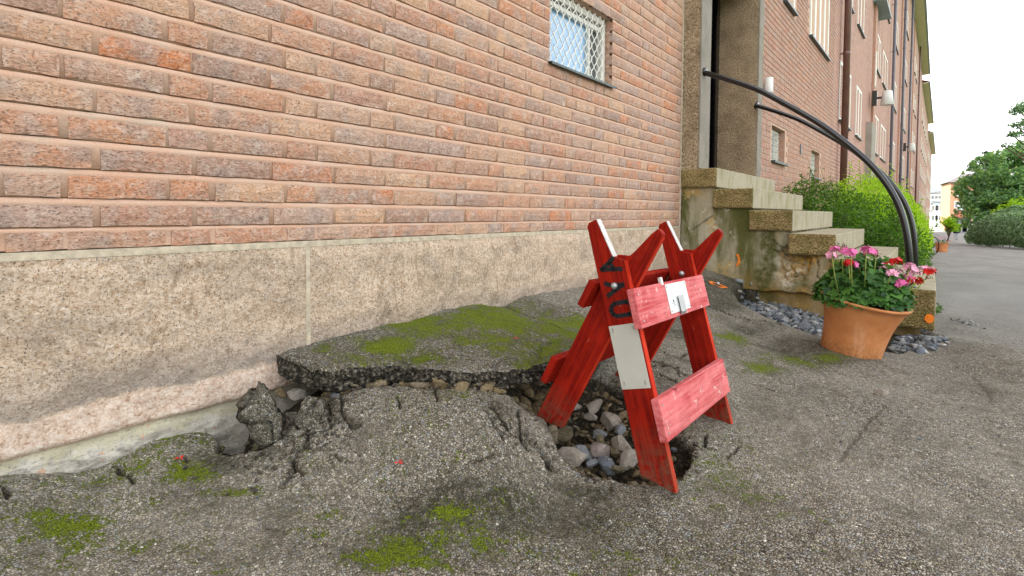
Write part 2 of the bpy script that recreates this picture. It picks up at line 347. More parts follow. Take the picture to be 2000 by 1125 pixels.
def m_terra():
    k = NT('terracotta', .6); p = k.objc(); z = k.sep(p)[2]
    c = k.mix(k.rng(k.noise(p, 7, 5, .6), .35, .65), (.46, .17, .055), (.58, .245, .09))
    c = k.mix(k.rng(k.noise(k.scale(p, (1, 1, .25)), 18, 5, .7), .56, .72, 0, .45), c, (.66, .42, .27))
    c = k.mix(k.math('MULTIPLY', k.rng(z, .11, .0), k.rng(k.noise(p, 60, 5, .8), .42, .6, 0, .85)), c, (.10, .06, .03))
    c = k.mix(k.rng(k.noise(p, 110, 3, .7), .68, .72, 0, .5), c, (.75, .62, .50))
    return k.out(c, k.bump(k.noise(p, 40, 4), .3, .002))
M = dict(
 brick=m_brick('brick_clay'), brick2=m_brick('brick_clay_far', .55), mortar=m_mortar(), facade=m_facade(), granite=m_granite(), footing=m_footing(),
 asphalt=m_asphalt(), edge=m_slabedge(), joint=m_plain('lime_joint', (.50, .43, .32), .95, .25, 40, bump=.5),
 red=m_wood('red_paint_board', (.13, .0035, .002), (.31, .012, .003), .0, (4, 90, 90)), redfade=m_wood('faded_red_board', (.46, .055, .06), (.64, .19, .19), .12, (90, 4, 60)),
 rededge=m_wood('red_board_edge', (.42, .018, .006), (.52, .035, .010), .0, (4, 60, 60)), chip=m_plain('bare_worn_wood', (.62, .60, .58), .8, .2, 60, bump=.5),
 plate=m_plain('pale_grey_plate', (.50, .50, .44), .45, .05, 12), whiteplate=m_plain('white_plate', (.66, .69, .66), .4, .05, 14),
 steel=m_plain('galvanised_steel', (.42, .43, .44), .4, .15, 40, metal=.7), black=m_plain('black_paint_print', (.012, .012, .014), .6, .2, 60),
 tube=m_plain('black_handrail_paint', (.003, .003, .004), .16, .2, 30, spec=.6), white=m_plain('cream_window_paint', (.74, .72, .64), .5, .04, 8),
 sill=m_plain('dark_sheet_metal', (.055, .075, .075), .4, .5, 30, metal=.3), pipe=m_plain('brown_downpipe', (.13, .06, .045), .35, .2, 5, spec=.5), pipeb=m_plain('blue_grey_downpipe', (.13, .13, .16), .4, .15, 5),
 rough=m_roughcast('roughcast_concrete', (.20, .14, .08), (.60, .46, .30)), roughm=m_roughcast('rough_step_end', (.12, .08, .02), (.52, .39, .18), .45, 80),
 smoothc=m_roughcast('smooth_cast_stone', (.46, .41, .34), (.56, .51, .43), 0, 260), plaster=m_plaster(), tread=m_tread(),
 door=m_plain('dark_door', (.035, .028, .022), .35, .2, 10), terra=m_terra(), potsoil=m_plain('potting_soil', (.03, .02, .012), .95, .4, 60, bump=1.),
 lampw=m_plain('white_lamp_enamel', (.72, .72, .70), .35, .04, 8), glassb=m_glass('blue_reflection_pane', (.30, .50, .74)), glassd=m_glass('dark_pane', (.10, .105, .11)), glass_reflect=m_glass('pale_reflection_pane', (.72, .77, .80), .15),  # sky reflection put into the base colour of the blue and pale panes
 orangeb=m_plain('orange_render', (.30, .165, .105), .9, .08, 1), whiteb=m_plain('white_render', (.34, .37, .41), .9, .06, .5), roof=m_plain('dark_roof', (.10, .09, .09), .8, .2, 3), roofr=m_plain('red_roof_tile', (.38, .10, .06), .8, .2, 3),
 soffit=m_plain('cream_soffit', (.62, .56, .40), .8, .05, 2), gutter=m_plain('zinc_gutter', (.22, .30, .33), .5, .15, 2), bark=m_plain('bark', (.09, .065, .045), .95, .35, 12, bump=.8),
 leafh=m_leaf('shaded_hedge_leaf', (.025, .075, .008), (.12, .24, .02), .35), leafy=m_leaf('lit_lime_leaf', (.20, .36, .012), (.42, .58, .03), .45), leafd=m_leaf('dark_leaf', (.025, .062, .020), (.07, .13, .035), .3),  # hedge's shaded part darkened and lit part brightened in the leaf colour itself
 leafs=m_leaf('shrub_leaf', (.06, .13, .07), (.34, .46, .30), .35), leafb=m_leaf('blue_green_leaf', (.05, .12, .06), (.24, .38, .20), .45), leaft=m_leaf('tree_leaf', (.07, .17, .085), (.30, .46, .22), .5, (.35, .42, .06)), leafg=m_leaf('geranium_leaf', (.010, .045, .010), (.085, .22, .035), .25),
 pink=m_plain('pink_petal', (.74, .16, .40), .6, .3, 60), pinkl=m_plain('pale_pink_petal', (.80, .36, .50), .6, .3, 60), redp=m_plain('red_petal', (.62, .012, .012), .5, .3, 60), wither=m_plain('withered_petal', (.10, .035, .02), .8, .4, 60),
 stem=m_plain('green_stem', (.26, .32, .06), .6, .3, 30), spray=m_plain('orange_marker_paint', (.80, .20, .015), .6, .2, 80),
 stoneg=m_stone('blue_grey_gravel', [(.03, .045, .07), (.15, .19, .24), (.30, .33, .35), (.05, .07, .10), (.55, .56, .55), (.10, .13, .17), (.38, .36, .30)]),
 crumb=m_stone('asphalt_crumb', [(.04, .035, .028), (.12, .10, .08), (.20, .17, .13)]), stonet=m_stone('tan_rubble', [(.20, .14, .06), (.34, .26, .14), (.12, .08, .035), (.38, .32, .22)]),
 stonew=m_stone('pale_rock', [(.50, .46, .40), (.42, .36, .30), (.56, .54, .50)]), stonep=m_stone('pinkish_rock', [(.34, .28, .26), (.40, .33, .30)]), stoneb=m_stone('blue_grey_rock', [(.12, .14, .18), (.24, .27, .30), (.34, .37, .39)]), stoneo=m_stone('olive_rock', [(.20, .17, .09), (.16, .14, .08)]),
 cloth=m_plain('navy_jacket', (.012, .02, .05), .9), trouser=m_plain('light_trousers', (.42, .44, .46), .9), skin=m_plain('skin_tone', (.45, .25, .18), .6), grass=m_plain('grass_ground', (.07, .13, .03), .95, .3, 3, bump=.6),
 hillm=m_plain('distant_hill', (.20, .27, .30), 1., .15, .02), rubber=m_plain('black_rubber', (.012, .012, .012), .7),  # pale blue haze put into the hill's base colour
)

# ------------------------------------------------------------------ ground surface
CTRL = np.array([(0,-1,-.66),(.8,-1,-.74),(0,.0,-.66),(0,.18,-.676),(0,.384,-.735),(0,.48,-.705),(.09,.48,-.722),(0,.62,-.705),(.10,.60,-.735),(0,.76,-.76),(0,1.0,-.70),(0,1.5,-.68),(0,1.9,-.64),(0,2.25,-.505),(0,3,-.498),(0,4,-.485),(0,4.7,-.49),
 (.3,1.3,-.67),(.4,1.6,-.66),(.6,1.75,-.69),(.36,1.0,-.60),(.43,1.1,-.592),(.55,1.16,-.592),(.65,1.17,-.597),(.72,1.22,-.612),(.79,1.28,-.645),(.9,1.3,-.70),(.97,1.28,-.75),
 (.7,1.0,-.655),(.8,1.1,-.67),(.6,.9,-.675),(.9,1.0,-.73),(.54,.84,-.69),(.95,.9,-.775),(.45,.8,-.69),(.5,.7,-.735),(.36,.75,-.70),(.30,.85,-.66),
 (.4,.6,-.75),(.3,.45,-.765),(.2,.35,-.75),(.4,.3,-.77),(.6,.5,-.78),(.8,.7,-.785),(1.1,.8,-.80),(1.3,1.0,-.805),(1.3,1.38,-.805),(1.05,1.1,-.80),(1.3,1.9,-.775),(1.6,1.5,-.81),(2,1.5,-.82),(2.2,2.2,-.83),
 (1.8,2.5,-.80),(1.5,2.5,-.785),(1.2,2.5,-.75),(1.0,2.4,-.70),(.8,2.4,-.64),(.5,2.4,-.56),(1.1,3.1,-.74),(.8,3,-.645),(.5,3,-.565),(1.4,3.4,-.765),(1.66,3.5,-.80),(1.9,3.6,-.83),(2.3,3.4,-.845),(.25,4.7,-.50),(.47,4.6,-.56),
 (.66,4.45,-.625),(.60,4.25,-.60),(.9,4.3,-.75),(1.2,4.6,-.80),(1.2,4.0,-.78),(1.0,3.8,-.73),(.7,4.0,-.64),(1.6,4.6,-.83),(1.85,4.5,-.84),(1.9,4.0,-.83),(2.12,3.9,-.765),(2.0,4.3,-.79),(2.3,4.6,-.87),(3,3,-.86),(3,6,-.93),(2,6,-.9),(2,8,-.96),(3,0,-.83),(1.8,0,-.80),(1.8,-1.5,-.8),(0,6,-.7),(0,8,-.9),(1,8,-.95),(4,1,-.88),(4,8,-1.0)])
def _tps(r2): return np.where(r2 > 1e-12, .5*r2*np.log(np.maximum(r2, 1e-12)), 0)
_n = len(CTRL); _K = _tps(((CTRL[:, None, :2]-CTRL[None, :, :2])**2).sum(-1)) + np.eye(_n)*1e-4
_P = np.c_[np.ones(_n), CTRL[:, :2]]
_W = np.linalg.solve(np.block([[_K, _P], [_P.T, np.zeros((3, 3))]]), np.r_[CTRL[:, 2], 0, 0, 0])
def h_far(x, y): return -.96-.030*np.maximum(y-7, 0)+.030*np.maximum(y-88, 0)-.012*np.maximum(x-2, 0)*0
def h_base(x, y):
    x = np.asarray(x, float); y = np.asarray(y, float); xs, ys = np.clip(x, -.1, 4.2), np.clip(y, -1.6, 8.2)
    r = np.full(x.shape, _W[-3])+_W[-2]*xs+_W[-1]*ys
    for i in range(_n): r = r+_W[i]*_tps((xs-CTRL[i, 0])**2+(ys-CTRL[i, 1])**2)
    t = sstep(5.5, 8, y)
    return r*(1-t)+h_far(x, y)*t
def to_ground(pts):
    """pixels on the pavement -> world points on the base surface"""
    out = []
    for u, v in pts:
        z = -.75
        for _ in range(25):
            p = onz(u, v, z); z = .5*z+.5*float(h_base(p[0], p[1]))
        out.append((p[0], p[1]))
    return out
def seg_dist(x, y, pl):
    d = np.full(x.shape, 1e9); tt = np.zeros(x.shape); n = len(pl)-1
    for i in range(n):
        ax, ay = pl[i]; bx, by = pl[i+1]; dx, dy = bx-ax, by-ay; L = dx*dx+dy*dy+1e-12
        t = np.clip(((x-ax)*dx+(y-ay)*dy)/L, 0, 1); q = np.hypot(x-ax-t*dx, y-ay-t*dy)
        m = q < d; d = np.where(m, q, d); tt = np.where(m, (i+t)/n, tt)
    return d, tt
def inpoly(x, y, pl):
    ins = np.zeros(x.shape, bool); n = len(pl)
    for i in range(n):
        ax, ay = pl[i]; bx, by = pl[(i+1) % n]
        if ay == by: continue
        c = ((ay > y) != (by > y)) & (x < (bx-ax)*(y-ay)/(by-ay)+ax); ins ^= c
    return ins
def poly_sd(x, y, pl):
    d, _ = seg_dist(x, y, list(pl)+[pl[0]]); return np.where(inpoly(x, y, pl), -d, d)
CRACKS = [  # (pixels, width m, depth m)
 ([(598,839),(601,856),(597,873),(584,888),(570,903),(579,910),(575,918),(562,935),(552,948)], .013, .035), ([(575,915),(590,924),(590,950)], .006, .02),
 ([(601,856),(618,850),(645,839),(658,829)], .012, .03), ([(668,775),(667,797),(675,818),(688,836),(706,834)], .011, .03), ([(641,773),(645,801),(642,822),(645,836)], .012, .03),
 ([(633,786),(628,810),(623,829)], .010, .03), ([(550,808),(544,831),(544,856)], .014, .04), ([(558,812),(556,839)], .010, .03), ([(582,825),(582,850)], .010, .03), ([(604,775),(609,790)], .008, .02),
 ([(667,790),(690,780),(712,772)], .006, .015), ([(775,774),(782,802)], .007, .02), ([(848,758),(852,785)], .007, .02), ([(953,780),(969,799),(983,820),(1001,849)], .015, .035), ([(944,795),(962,820),(975,842),(988,865)], .008, .02),
 ([(1013,795),(1016,830),(1019,856),(1036,881)], .010, .025), ([(1050,870),(1065,891),(1072,913),(1090,917)], .020, .04), ([(649,888),(670,898),(690,899),(706,895)], .005, .012), ([(915,909),(940,893),(962,884)], .006, .012),
 ([(1300,693),(1325,700),(1347,706)], .012, .03), ([(1275,709),(1311,720),(1332,733),(1350,738)], .012, .03), ([(1290,735),(1330,752),(1352,760)], .010, .03), ([(1440,870),(1430,887),(1415,897)], .008, .02), ([(1380,845),(1375,870),(1400,875)], .010, .02),
 ([(1484,754),(1505,762),(1525,770)], .010, .008), ([(1730,790),(1700,820),(1668,860),(1640,900)], .012, .004), ([(1900,735),(1930,770),(1935,790)], .014, .004),
 ([(1374,598),(1400,606),(1430,618),(1472,629),(1525,634),(1570,628)], .022, .03), ([(1320,700),(1345,690),(1365,680)], .012, .02), ([(1235,650),(1260,655),(1290,668)], .012, .02),
 ([(2,945),(12,975)], .012, .02), ([(218,912),(240,930),(268,948)], .008, .02), ([(363,890),(360,925)], .006, .015), ([(1096,660),(1130,690),(1150,700)], .014, .03), ([(500,1010),(560,1040)], .004, .006),
]
HOLE = [(.955,1.30),(1.045,1.315),(1.11,1.365),(1.175,1.40),(1.245,1.50),(1.25,1.60),(1.225,1.69),(1.16,1.73),(1.06,1.76),(.97,1.84),(.87,1.93),(.72,1.88),(.64,1.75),(.60,1.55),(.66,1.36),(.76,1.34),(.84,1.37),(.90,1.34)]
BASIN = [tuple(onz(u, v, -.76)[:2]) for u, v in ((1481,566),(1452,588),(1424,603),(1450,619),(1510,632),(1560,645),(1640,662),(1700,670),(1760,668),(1800,640))]
BASIN = [(.66, 4.75)]+BASIN[1:]+[(1.75, 4.5), (1.95, 4.55), (1.9, 4.9), (.66, 4.9)]
PIT = [(-.1,.675),(.06,.665),(.13,.64),(.20,.65),(.27,.72),(.20,.79),(-.1,.80)]
CR_W = [(to_ground(p), w, d) for p, w, d in CRACKS]
def blob(u, v, ru, rv, s):
    (x, y), = to_ground([(u, v)]); _, _, z = proj([x, y, -.75]); a = to_ground([(u+ru, v)])[0]; b = to_ground([(u, v+rv)])[0]
    return (x, y, (a[0]-x, a[1]-y), (b[0]-x, b[1]-y), s)
def blobs(x, y, L):
    r = np.zeros(x.shape)
    for bx, by, a, b, s in L:
        det = a[0]*b[1]-a[1]*b[0]
        p = ((x-bx)*b[1]-(y-by)*b[0])/det; q = (-(x-bx)*a[1]+(y-by)*a[0])/det
        r = np.maximum(r, s*np.exp(-1.1*(p*p+q*q)))
    return r
MOSS = [blob(*b) for b in ((360,920,70,30,1.2),(300,935,70,18,1.),(60,1010,170,45,1.),(10,980,70,60,1.),(180,960,110,28,.95),(590,1035,60,20,1.1),(640,1010,50,14,.9),(450,965,90,14,.9),(540,1065,60,20,.8),(790,1075,50,36,1.1),(850,1100,90,24,.8),(900,890,100,30,.6),(1420,660,60,20,.8),(1480,720,60,20,.75),(1400,540,60,20,.8),(900,1060,250,60,.62),(1570,700,120,18,.65),(880,1000,120,24,.8),(720,1090,120,30,.75),(250,1060,260,50,.55),(960,980,120,40,.7),(500,790,40,50,.6))]
DIRT = [blob(*b) for b in ((960,990,230,60,1.15),(900,950,90,30,.9),(1180,965,150,24,1.),(820,1070,190,44,.9),(1100,1010,170,44,.85),(60,990,150,46,.75),(1400,570,90,40,1.6),(1440,560,60,30,1.5),(1330,640,90,40,.9),(1480,640,90,16,1.),(1550,680,160,28,.85),(500,990,160,24,.5),(1320,740,60,50,.8),(480,800,45,50,.8),(1260,1060,200,36,.5),(1450,800,110,30,.4),(1700,860,120,40,.35),(1900,760,120,30,.35),(1860,640,70,30,.45),(420,905,50,20,1.2),(640,1060,200,60,.6),(300,960,160,24,.6),(1640,700,70,14,1.)) ]
CRAZE = [blob(*b) for b in ((600,840,110,70,1.),(1000,830,80,50,.8),(780,790,120,40,.45),(1320,730,70,60,1.),(1130,900,60,40,.5),(60,960,120,40,.5),(300,940,80,30,.5))]
def ground_z(x, y):
    """returns z, soil, moss, dirt"""
    x = np.asarray(x, float); y = np.asarray(y, float)
    z = h_base(x, y)
    near = sstep(9, 5, y)*sstep(4, 3, x)
    z = z+near*(.006*fbm(x*3, y*3, s=3, o=3)+.0035*fbm(x*14, y*14, s=9, o=3)+.0012*vnoise(x*70, y*70, s=21))+(1-near)*.006*fbm(x*.5, y*.5, s=5)
    soil = np.zeros(x.shape)
    wx_ = x+.006*fbm(x*24, y*24, s=31, o=2); wy_ = y+.006*fbm(x*24+9, y*24, s=37, o=2)
    near_m = (y < 5.2) & (x < 2.6)
    xi, yi = wx_[near_m], wy_[near_m]; dz = np.zeros(xi.shape); sl = np.zeros(xi.shape)
    for pl, w, d in CR_W:
        bx0, bx1 = min(p[0] for p in pl)-.06, max(p[0] for p in pl)+.06; by0, by1 = min(p[1] for p in pl)-.06, max(p[1] for p in pl)+.06
        m = (xi > bx0) & (xi < bx1) & (yi > by0) & (yi < by1)
        if not m.any(): continue
        dd, tt = seg_dist(xi[m], yi[m], pl); ww = w*.62*(.35+.65*np.sin(np.pi*np.clip(tt*.9+.08, 0, 1)))
        g = np.clip(1-dd/ww, 0, 1)**.4
        dz[m] = np.minimum(dz[m], -d*g); lip = .007*np.exp(-(dd/(ww*3))**2)*(d > .02); dz[m] += lip*(g <= 0)
        sl[m] = np.maximum(sl[m], np.clip(g*2, 0, 1)*(.9 if d > .006 else .5))
    z2 = z.copy(); z2[near_m] += dz; soil[near_m] = sl
    # hole, basin of gravel, pit at the wall
    for pl, depth, sh, nz in ((HOLE, None, .016, .02), (BASIN, .055, .014, .006), (PIT, .07, .03, .01)):
        sd_ = np.full(x.shape, 9.); m = near_m; sd_[m] = poly_sd(wx_[m], wy_[m], pl)
        t = sstep(sh*.3, -sh, sd_)
        if depth is None:
            fl = -.865+.10*sstep(1.55, 1.9, y)+.12*sstep(.85, .62, x)+.02*fbm(x*12, y*12, s=51, o=3)
            tgt = np.minimum(fl, z2-.01)
        else: tgt = np.minimum(z2-depth, -.785 if depth == .055 else 9)+nz*fbm(x*20, y*20, s=57)
        z2 = z2*(1-t)+tgt*t; soil = np.maximum(soil, sstep(.004, -.006, sd_))
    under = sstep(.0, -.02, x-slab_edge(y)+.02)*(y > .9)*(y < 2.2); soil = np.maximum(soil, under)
    # tumbled asphalt lip round the far left break
    moss = blobs(x, y, MOSS)*(1-soil); dirt = blobs(x, y, DIRT)
    moss = moss*(.80+.7*fbm(x*7, y*7, s=71, o=4)); dirt = dirt*(.9+.6*fbm(x*6, y*6, s=73, o=3))
    moss = np.maximum(moss, near*(.34+.35*fbm(x*2.2, y*2.2, s=77, o=4))*sstep(2.2,1.2,x)*sstep(2.6,1.2,y))
    return z2, soil, np.clip(moss, 0, 1), np.clip(dirt, 0, 1)
_EY = [.885,.90,.93,.98,1.05,1.13,1.20,1.25,1.34,1.46,1.62,1.8,2.0,2.2,2.35]
_EX = [.045,.15,.27,.31,.325,.41,.56,.635,.665,.725,.755,.77,.72,.60,.42]
def slab_edge(y): return np.interp(y, _EY, _EX)
xs = np.concatenate([np.arange(-.06, 1.7, .0065), np.arange(1.7, 2.7, .012), 2.7+.02*np.cumsum(1.09**np.arange(0, 56))])
xs = xs[xs < 9.5]
ys = np.concatenate([-12+np.arange(0, 11.4, .6), np.arange(-.6, .1, .05), np.arange(.1, 2.6, .0065), np.arange(2.6, 5.2, .013), 5.2+.02*np.cumsum(1.045**np.arange(0, 190))])
ys = ys[ys < 420]
X, Y = np.meshgrid(xs, ys); X, Y = X.ravel(), Y.ravel()
Z, SOIL, MOS, DRT = ground_z(X, Y)
g = link('pavement', new_mesh('pavement', np.c_[X, Y, Z], grid_faces(len(ys), len(xs)), M['asphalt'], True, {'soil': SOIL, 'moss': MOS, 'dirt': DRT, 'craze': blobs(X, Y, CRAZE)*(.7+.6*fbm(X*4, Y*4, s=81))}), kind='structure')
def gz(x, y): return float(ground_z(np.array([x]), np.array([y]))[0][0])
# green ground on the right and the wider terrain
tx = np.concatenate([[9.3, 12, 20, 40, 90, 200, 500, 1500]]); ty = np.array([-60, -12, 0, 10, 30, 60, 88, 130, 200, 420])
TX, TY = np.meshgrid(tx, ty); TZ = h_far(TX, np.maximum(TY, 7))-.02
link('lawn', new_mesh('lawn', np.c_[TX.ravel(), TY.ravel(), TZ.ravel()], grid_faces(len(ty), len(tx)), M['grass']), kind='structure')
mb = MB(); mb.box((-3000, -3000, -6), (3000, 4500, -4.6)); mb.build('ground', M['grass'], kind='structure')

# ------------------------------------------------------------------ heaved slab against the wall
def slab_top(x, y):
    wallz = np.interp(y, [.88, 1.0, 1.5, 2.1, 2.4], [-.503, -.492, -.475, -.479, -.487])
    t = sstep(1.9, 2.35, y)
    zz = wallz-.078*x-.02*sstep(.0, .12, x)*0+.008*fbm(x*4, y*4, s=91, o=3)+.003*fbm(x*18, y*18, s=93, o=3)+.0012*vnoise(x*80, y*80, s=95)
    return zz*(1-t)+(h_base(x, y)+.012)*t
sy_ = np.concatenate([np.arange(.886, 2.34, .0065)]); nx_ = 110; rows = []; A = []
for y in sy_:
    e = float(slab_edge(y))+.020*float(fbm(np.array([y*20]), np.array([3.3]), s=97, o=5, g=.6)[0])*min(1, (y-.88)*20)
    tcol = np.linspace(0, 1, nx_); x = -.02+(e+.02)*tcol; yy = np.full(nx_, y)
    zt = slab_top(x, yy); zt = zt-.010*sstep(.03, 0, e-x)
    rows.append(np.c_[x, yy, zt]); A.append(x)
T = np.array(rows)
# cracks in the slab
SC = [[(567,689),(590,694),(613,695)], [(976,590),(1004,602),(1030,610),(1060,618)], [(1070,620),(1097,636)], [(760,708),(800,698),(850,694),(905,690)], [(1045,690),(1060,665),(1095,655)], [(960,700),(975,690),(1010,688)], [(600,712),(620,700)]]
for pl in SC:
    w_ = [tuple(onz(u, v, -.505)[:2]) for u, v in pl]
    dd, tt = seg_dist(T[..., 0]+.008*fbm(T[..., 0]*30, T[..., 1]*30, s=5), T[..., 1], w_); T[..., 2] -= .018*np.clip(1-dd/(.007*(.4+np.sin(np.pi*tt))), 0, 1)**.7
mm = np.zeros(T.shape[:2])
for (u, v, ru, rv, s) in ((1120,640,80,30,1.),(1150,610,60,20,.9),(1060,690,60,14,.8),(640,682,30,10,.95),(760,672,80,16,1.),(860,640,110,22,1.),(980,612,90,20,1.),(1090,612,70,14,.95),(1010,655,90,28,.85),(1090,660,60,24,.8),(900,660,60,12,.8),(940,630,120,24,.9),(1120,610,60,12,.9),(680,690,60,12,.5),(800,690,90,10,.55)):
    c, a, b = onz(u, v, -.50), onz(u+ru, v, -.50), onz(u, v+rv, -.50); a = a-c; b = b-c; det = a[0]*b[1]-a[1]*b[0]
    dx, dy = T[..., 0]-c[0], T[..., 1]-c[1]; p = (dx*b[1]-dy*b[0])/det; q = (-dx*a[1]+dy*a[0])/det; mm = np.maximum(mm, s*np.exp(-(p*p+q*q)))
mm = mm**.6*(.92+.45*fbm(T[..., 0]*9, T[..., 1]*9, s=99, o=4))
slab = thing('asphalt_slab', 'raised slab of cracked asphalt covered in green moss against the granite plinth', 'asphalt slab')
link('slab_top', new_mesh('slab_top', T.reshape(-1, 3), grid_faces(len(sy_), nx_), M['asphalt'], True, {'soil': np.zeros(mm.size), 'moss': np.clip(mm, 0, 1), 'dirt': .25+.3*np.clip(mm, 0, 1).ravel()}), slab)
E_ = T[:, -1, :]; nrm = np.gradient(E_[:, :2], axis=0); nrm = np.c_[nrm[:, 1], -nrm[:, 0]]; nrm /= np.linalg.norm(nrm, axis=1)[:, None]+1e-9
nr_ = 16; SV = []
for j in range(nr_):
    t = j/(nr_-1); th = np.interp(E_[:, 1], [.9, 1.0, 1.15, 1.3, 1.6], [.075, .088, .078, .058, .062])+.008*fbm(E_[:, 1]*9, E_[:, 1]*0, s=11); off = .008*np.sin(t*3.1)+(.014*fbm(E_[:, 1]*32, np.full(len(E_), t*4), s=13, o=4)+.009*vnoise(E_[:, 1]*120, np.full(len(E_), t*9), s=15))*min(1, t*5)-.02*max(0, t-.8)*5
    SV.append(np.c_[E_[:, 0]+nrm[:, 0]*off, E_[:, 1]+nrm[:, 1]*off, E_[:, 2]-th*t])
for j in range(1, 5):
    SV.append(np.c_[SV[nr_-1][:, 0]*(1-j*.22)+.0, SV[nr_-1][:, 1], SV[nr_-1][:, 2]+.006*j])
SV = np.array(SV); link('broken_edge', new_mesh('broken_edge', SV.reshape(-1, 3), grid_faces(SV.shape[0], SV.shape[1]), M['edge'], False), slab)
end = np.array([[(x, T[0, k, 1]+(.004*vnoise(np.array([x*60]), np.array([t*5]))[0]), T[0, k, 2]-.065*t) for k, x in enumerate(T[0, :, 0])] for t in np.linspace(0, 1, 8)])
link('broken_end', new_mesh('broken_end', end.reshape(-1, 3), grid_faces(8, nx_), M['edge']), slab)

# ------------------------------------------------------------------ rocks
def rock_mesh(name, mat, seed, flat=.75, sub=2, cuts=14):
    r = random.Random(seed); bm = bmesh.new(); bmesh.ops.create_icosphere(bm, subdivisions=sub, radius=1)
    pl = []
    for _ in range(cuts):
        n = Vector((r.gauss(0, 1), r.gauss(0, 1), r.gauss(0, 1))).normalized(); pl.append((n, r.uniform(.45, .68)))
    sc = Vector((r.uniform(.95, 1.4), r.uniform(.65, 1.), flat*r.uniform(.7, 1.1)))
    for v in bm.verts:
        for n, d in pl:
            q = v.co.dot(n)-d
            if q > 0: v.co -= n*q
        v.co = Vector((v.co.x*sc.x, v.co.y*sc.y, v.co.z*sc.z))
    bmesh.ops.remove_doubles(bm, verts=bm.verts, dist=.01); bmesh.ops.dissolve_limit(bm, angle_limit=.12, verts=bm.verts, edges=bm.edges); bmesh.ops.triangulate(bm, faces=bm.faces)
    k_ = 1.35
    for v in bm.verts: v.co *= k_
    me = bpy.data.meshes.new(name); bm.to_mesh(me); bm.free(); me.materials.append(mat); return me
RK = {k: [rock_mesh('rock', M[k], 10*i+j) for j in range(4)] for i, k in enumerate(('stonew', 'stonep', 'stoneb', 'stonet', 'stoneo'))}
def rock(u, v, z, px, kind, label, group=None, name='rock', cat='stone', flat=1., dx=0):
    p = onz(u, v, z); _, _, d = proj(p); s = px*d/F_PX*.5*1.12
    o = link(name, random.choice(RK[kind]), None, (p[0], p[1], p[2]), label, cat, group)
    o.rotation_euler = (random.uniform(-.5, .5), random.uniform(-.5, .5), random.uniform(0, 6.28)); o.scale = (s, s, s*flat); return o
HG = 'broken stones in the hole'
for u, v, px, kd, lb in ((1119,894,44,'stonew','large cream angular rock at the front left of the hole'), (1136,881,34,'stoneb','upright pale blue grey shard beside the large cream rock in the hole'), (1160,903,24,'stoneb','small dark blue stone at the front of the hole'),
 (1184,906,34,'stoneb','dark blue grey stone at the front edge of the hole below the pinkish rock'), (1176,882,38,'stonep','pinkish grey rock in the middle of the hole'), (1211,866,38,'stonew','tan rounded rock right of centre in the hole'),
 (1229,892,46,'stonew','large tan white rock beside the near red leg in the hole'), (1206,916,24,'stoneo','small olive stone at the front rim of the hole'), (1169,846,27,'stoneb','flat pale blue stone above the pinkish rock in the hole'),
 (1193,822,38,'stonew','pale split rock in the upper middle of the hole'), (1161,795,28,'stonew','cream and orange stone near the back of the hole'), (1144,768,28,'stoneb','light grey stone at the back of the hole'),
 (1123,795,22,'stonew','white stone beside the back red leg in the hole'), (1212,836,24,'stoneb','light blue grey chip beside the near red leg'), (1172,863,22,'stoneo','small brown stone between flat blue stone and pinkish rock'),
 (1154,815,20,'stonew','narrow pale shard left of the split rock in the hole'), (1222,842,18,'stonew','small tan chip touching the near red leg'), (1104,850,30,'stoneo','olive mossy stone at the left wall of the hole'), (1200,885,20,'stoneo','olive stone under the large tan white rock')):
    z_ = -.83 if v > 840 else (-.80 if v > 800 else -.77)
    rock(u, v, z_+.01, px, kd, lb, HG)
for u, v, px, kd, z_, lb in ((1325,862,15,'stoneb',-.80,'small blue grey stone under the lower rail at the right end of the hole'), (1318,878,15,'stoneb',-.81,'small dark stone under the lower rail nearest the red leg'),
 (1718,768,22,'stonew',-.79,'lone tan pebble lying on the open asphalt'), (1646,827,11,'stoneb',-.79,'small round grey pebble on the open asphalt left of the tan pebble'), (1437,605,26,'stonew',-.74,'cream stone at the left end of the blue gravel'),
 (1571,635,27,'stoneb',-.765,'flat pale stone in front of the blue gravel'), (1585,645,12,'stoneb',-.77,'small grey stone beside the flat pale stone'), (1716,709,13,'stoneb',-.80,'small dark stone in front of the terracotta pot'), (1728,693,8,'stoneb',-.80,'tiny grey stone touching the foot of the terracotta pot'),
 (575,770,34,'stonew',-.65,'flat light grey stone wedged under the left end of the mossy slab'), (548,765,26,'stonet',-.64,'tan stone under the left tip of the mossy slab'), (655,770,22,'stoneb',-.62,'pale blue stone under the front edge of the mossy slab'),
 (438,925,14,'stoneb',-.78,'small pale stone in the pit beside the concrete footing'), (445,908,12,'stonet',-.78,'small tan stone in the pit beside the concrete footing')):
    rock(u, v, z_, px, kd, lb, None, 'pebble' if px < 24 else 'rock', flat=.7)
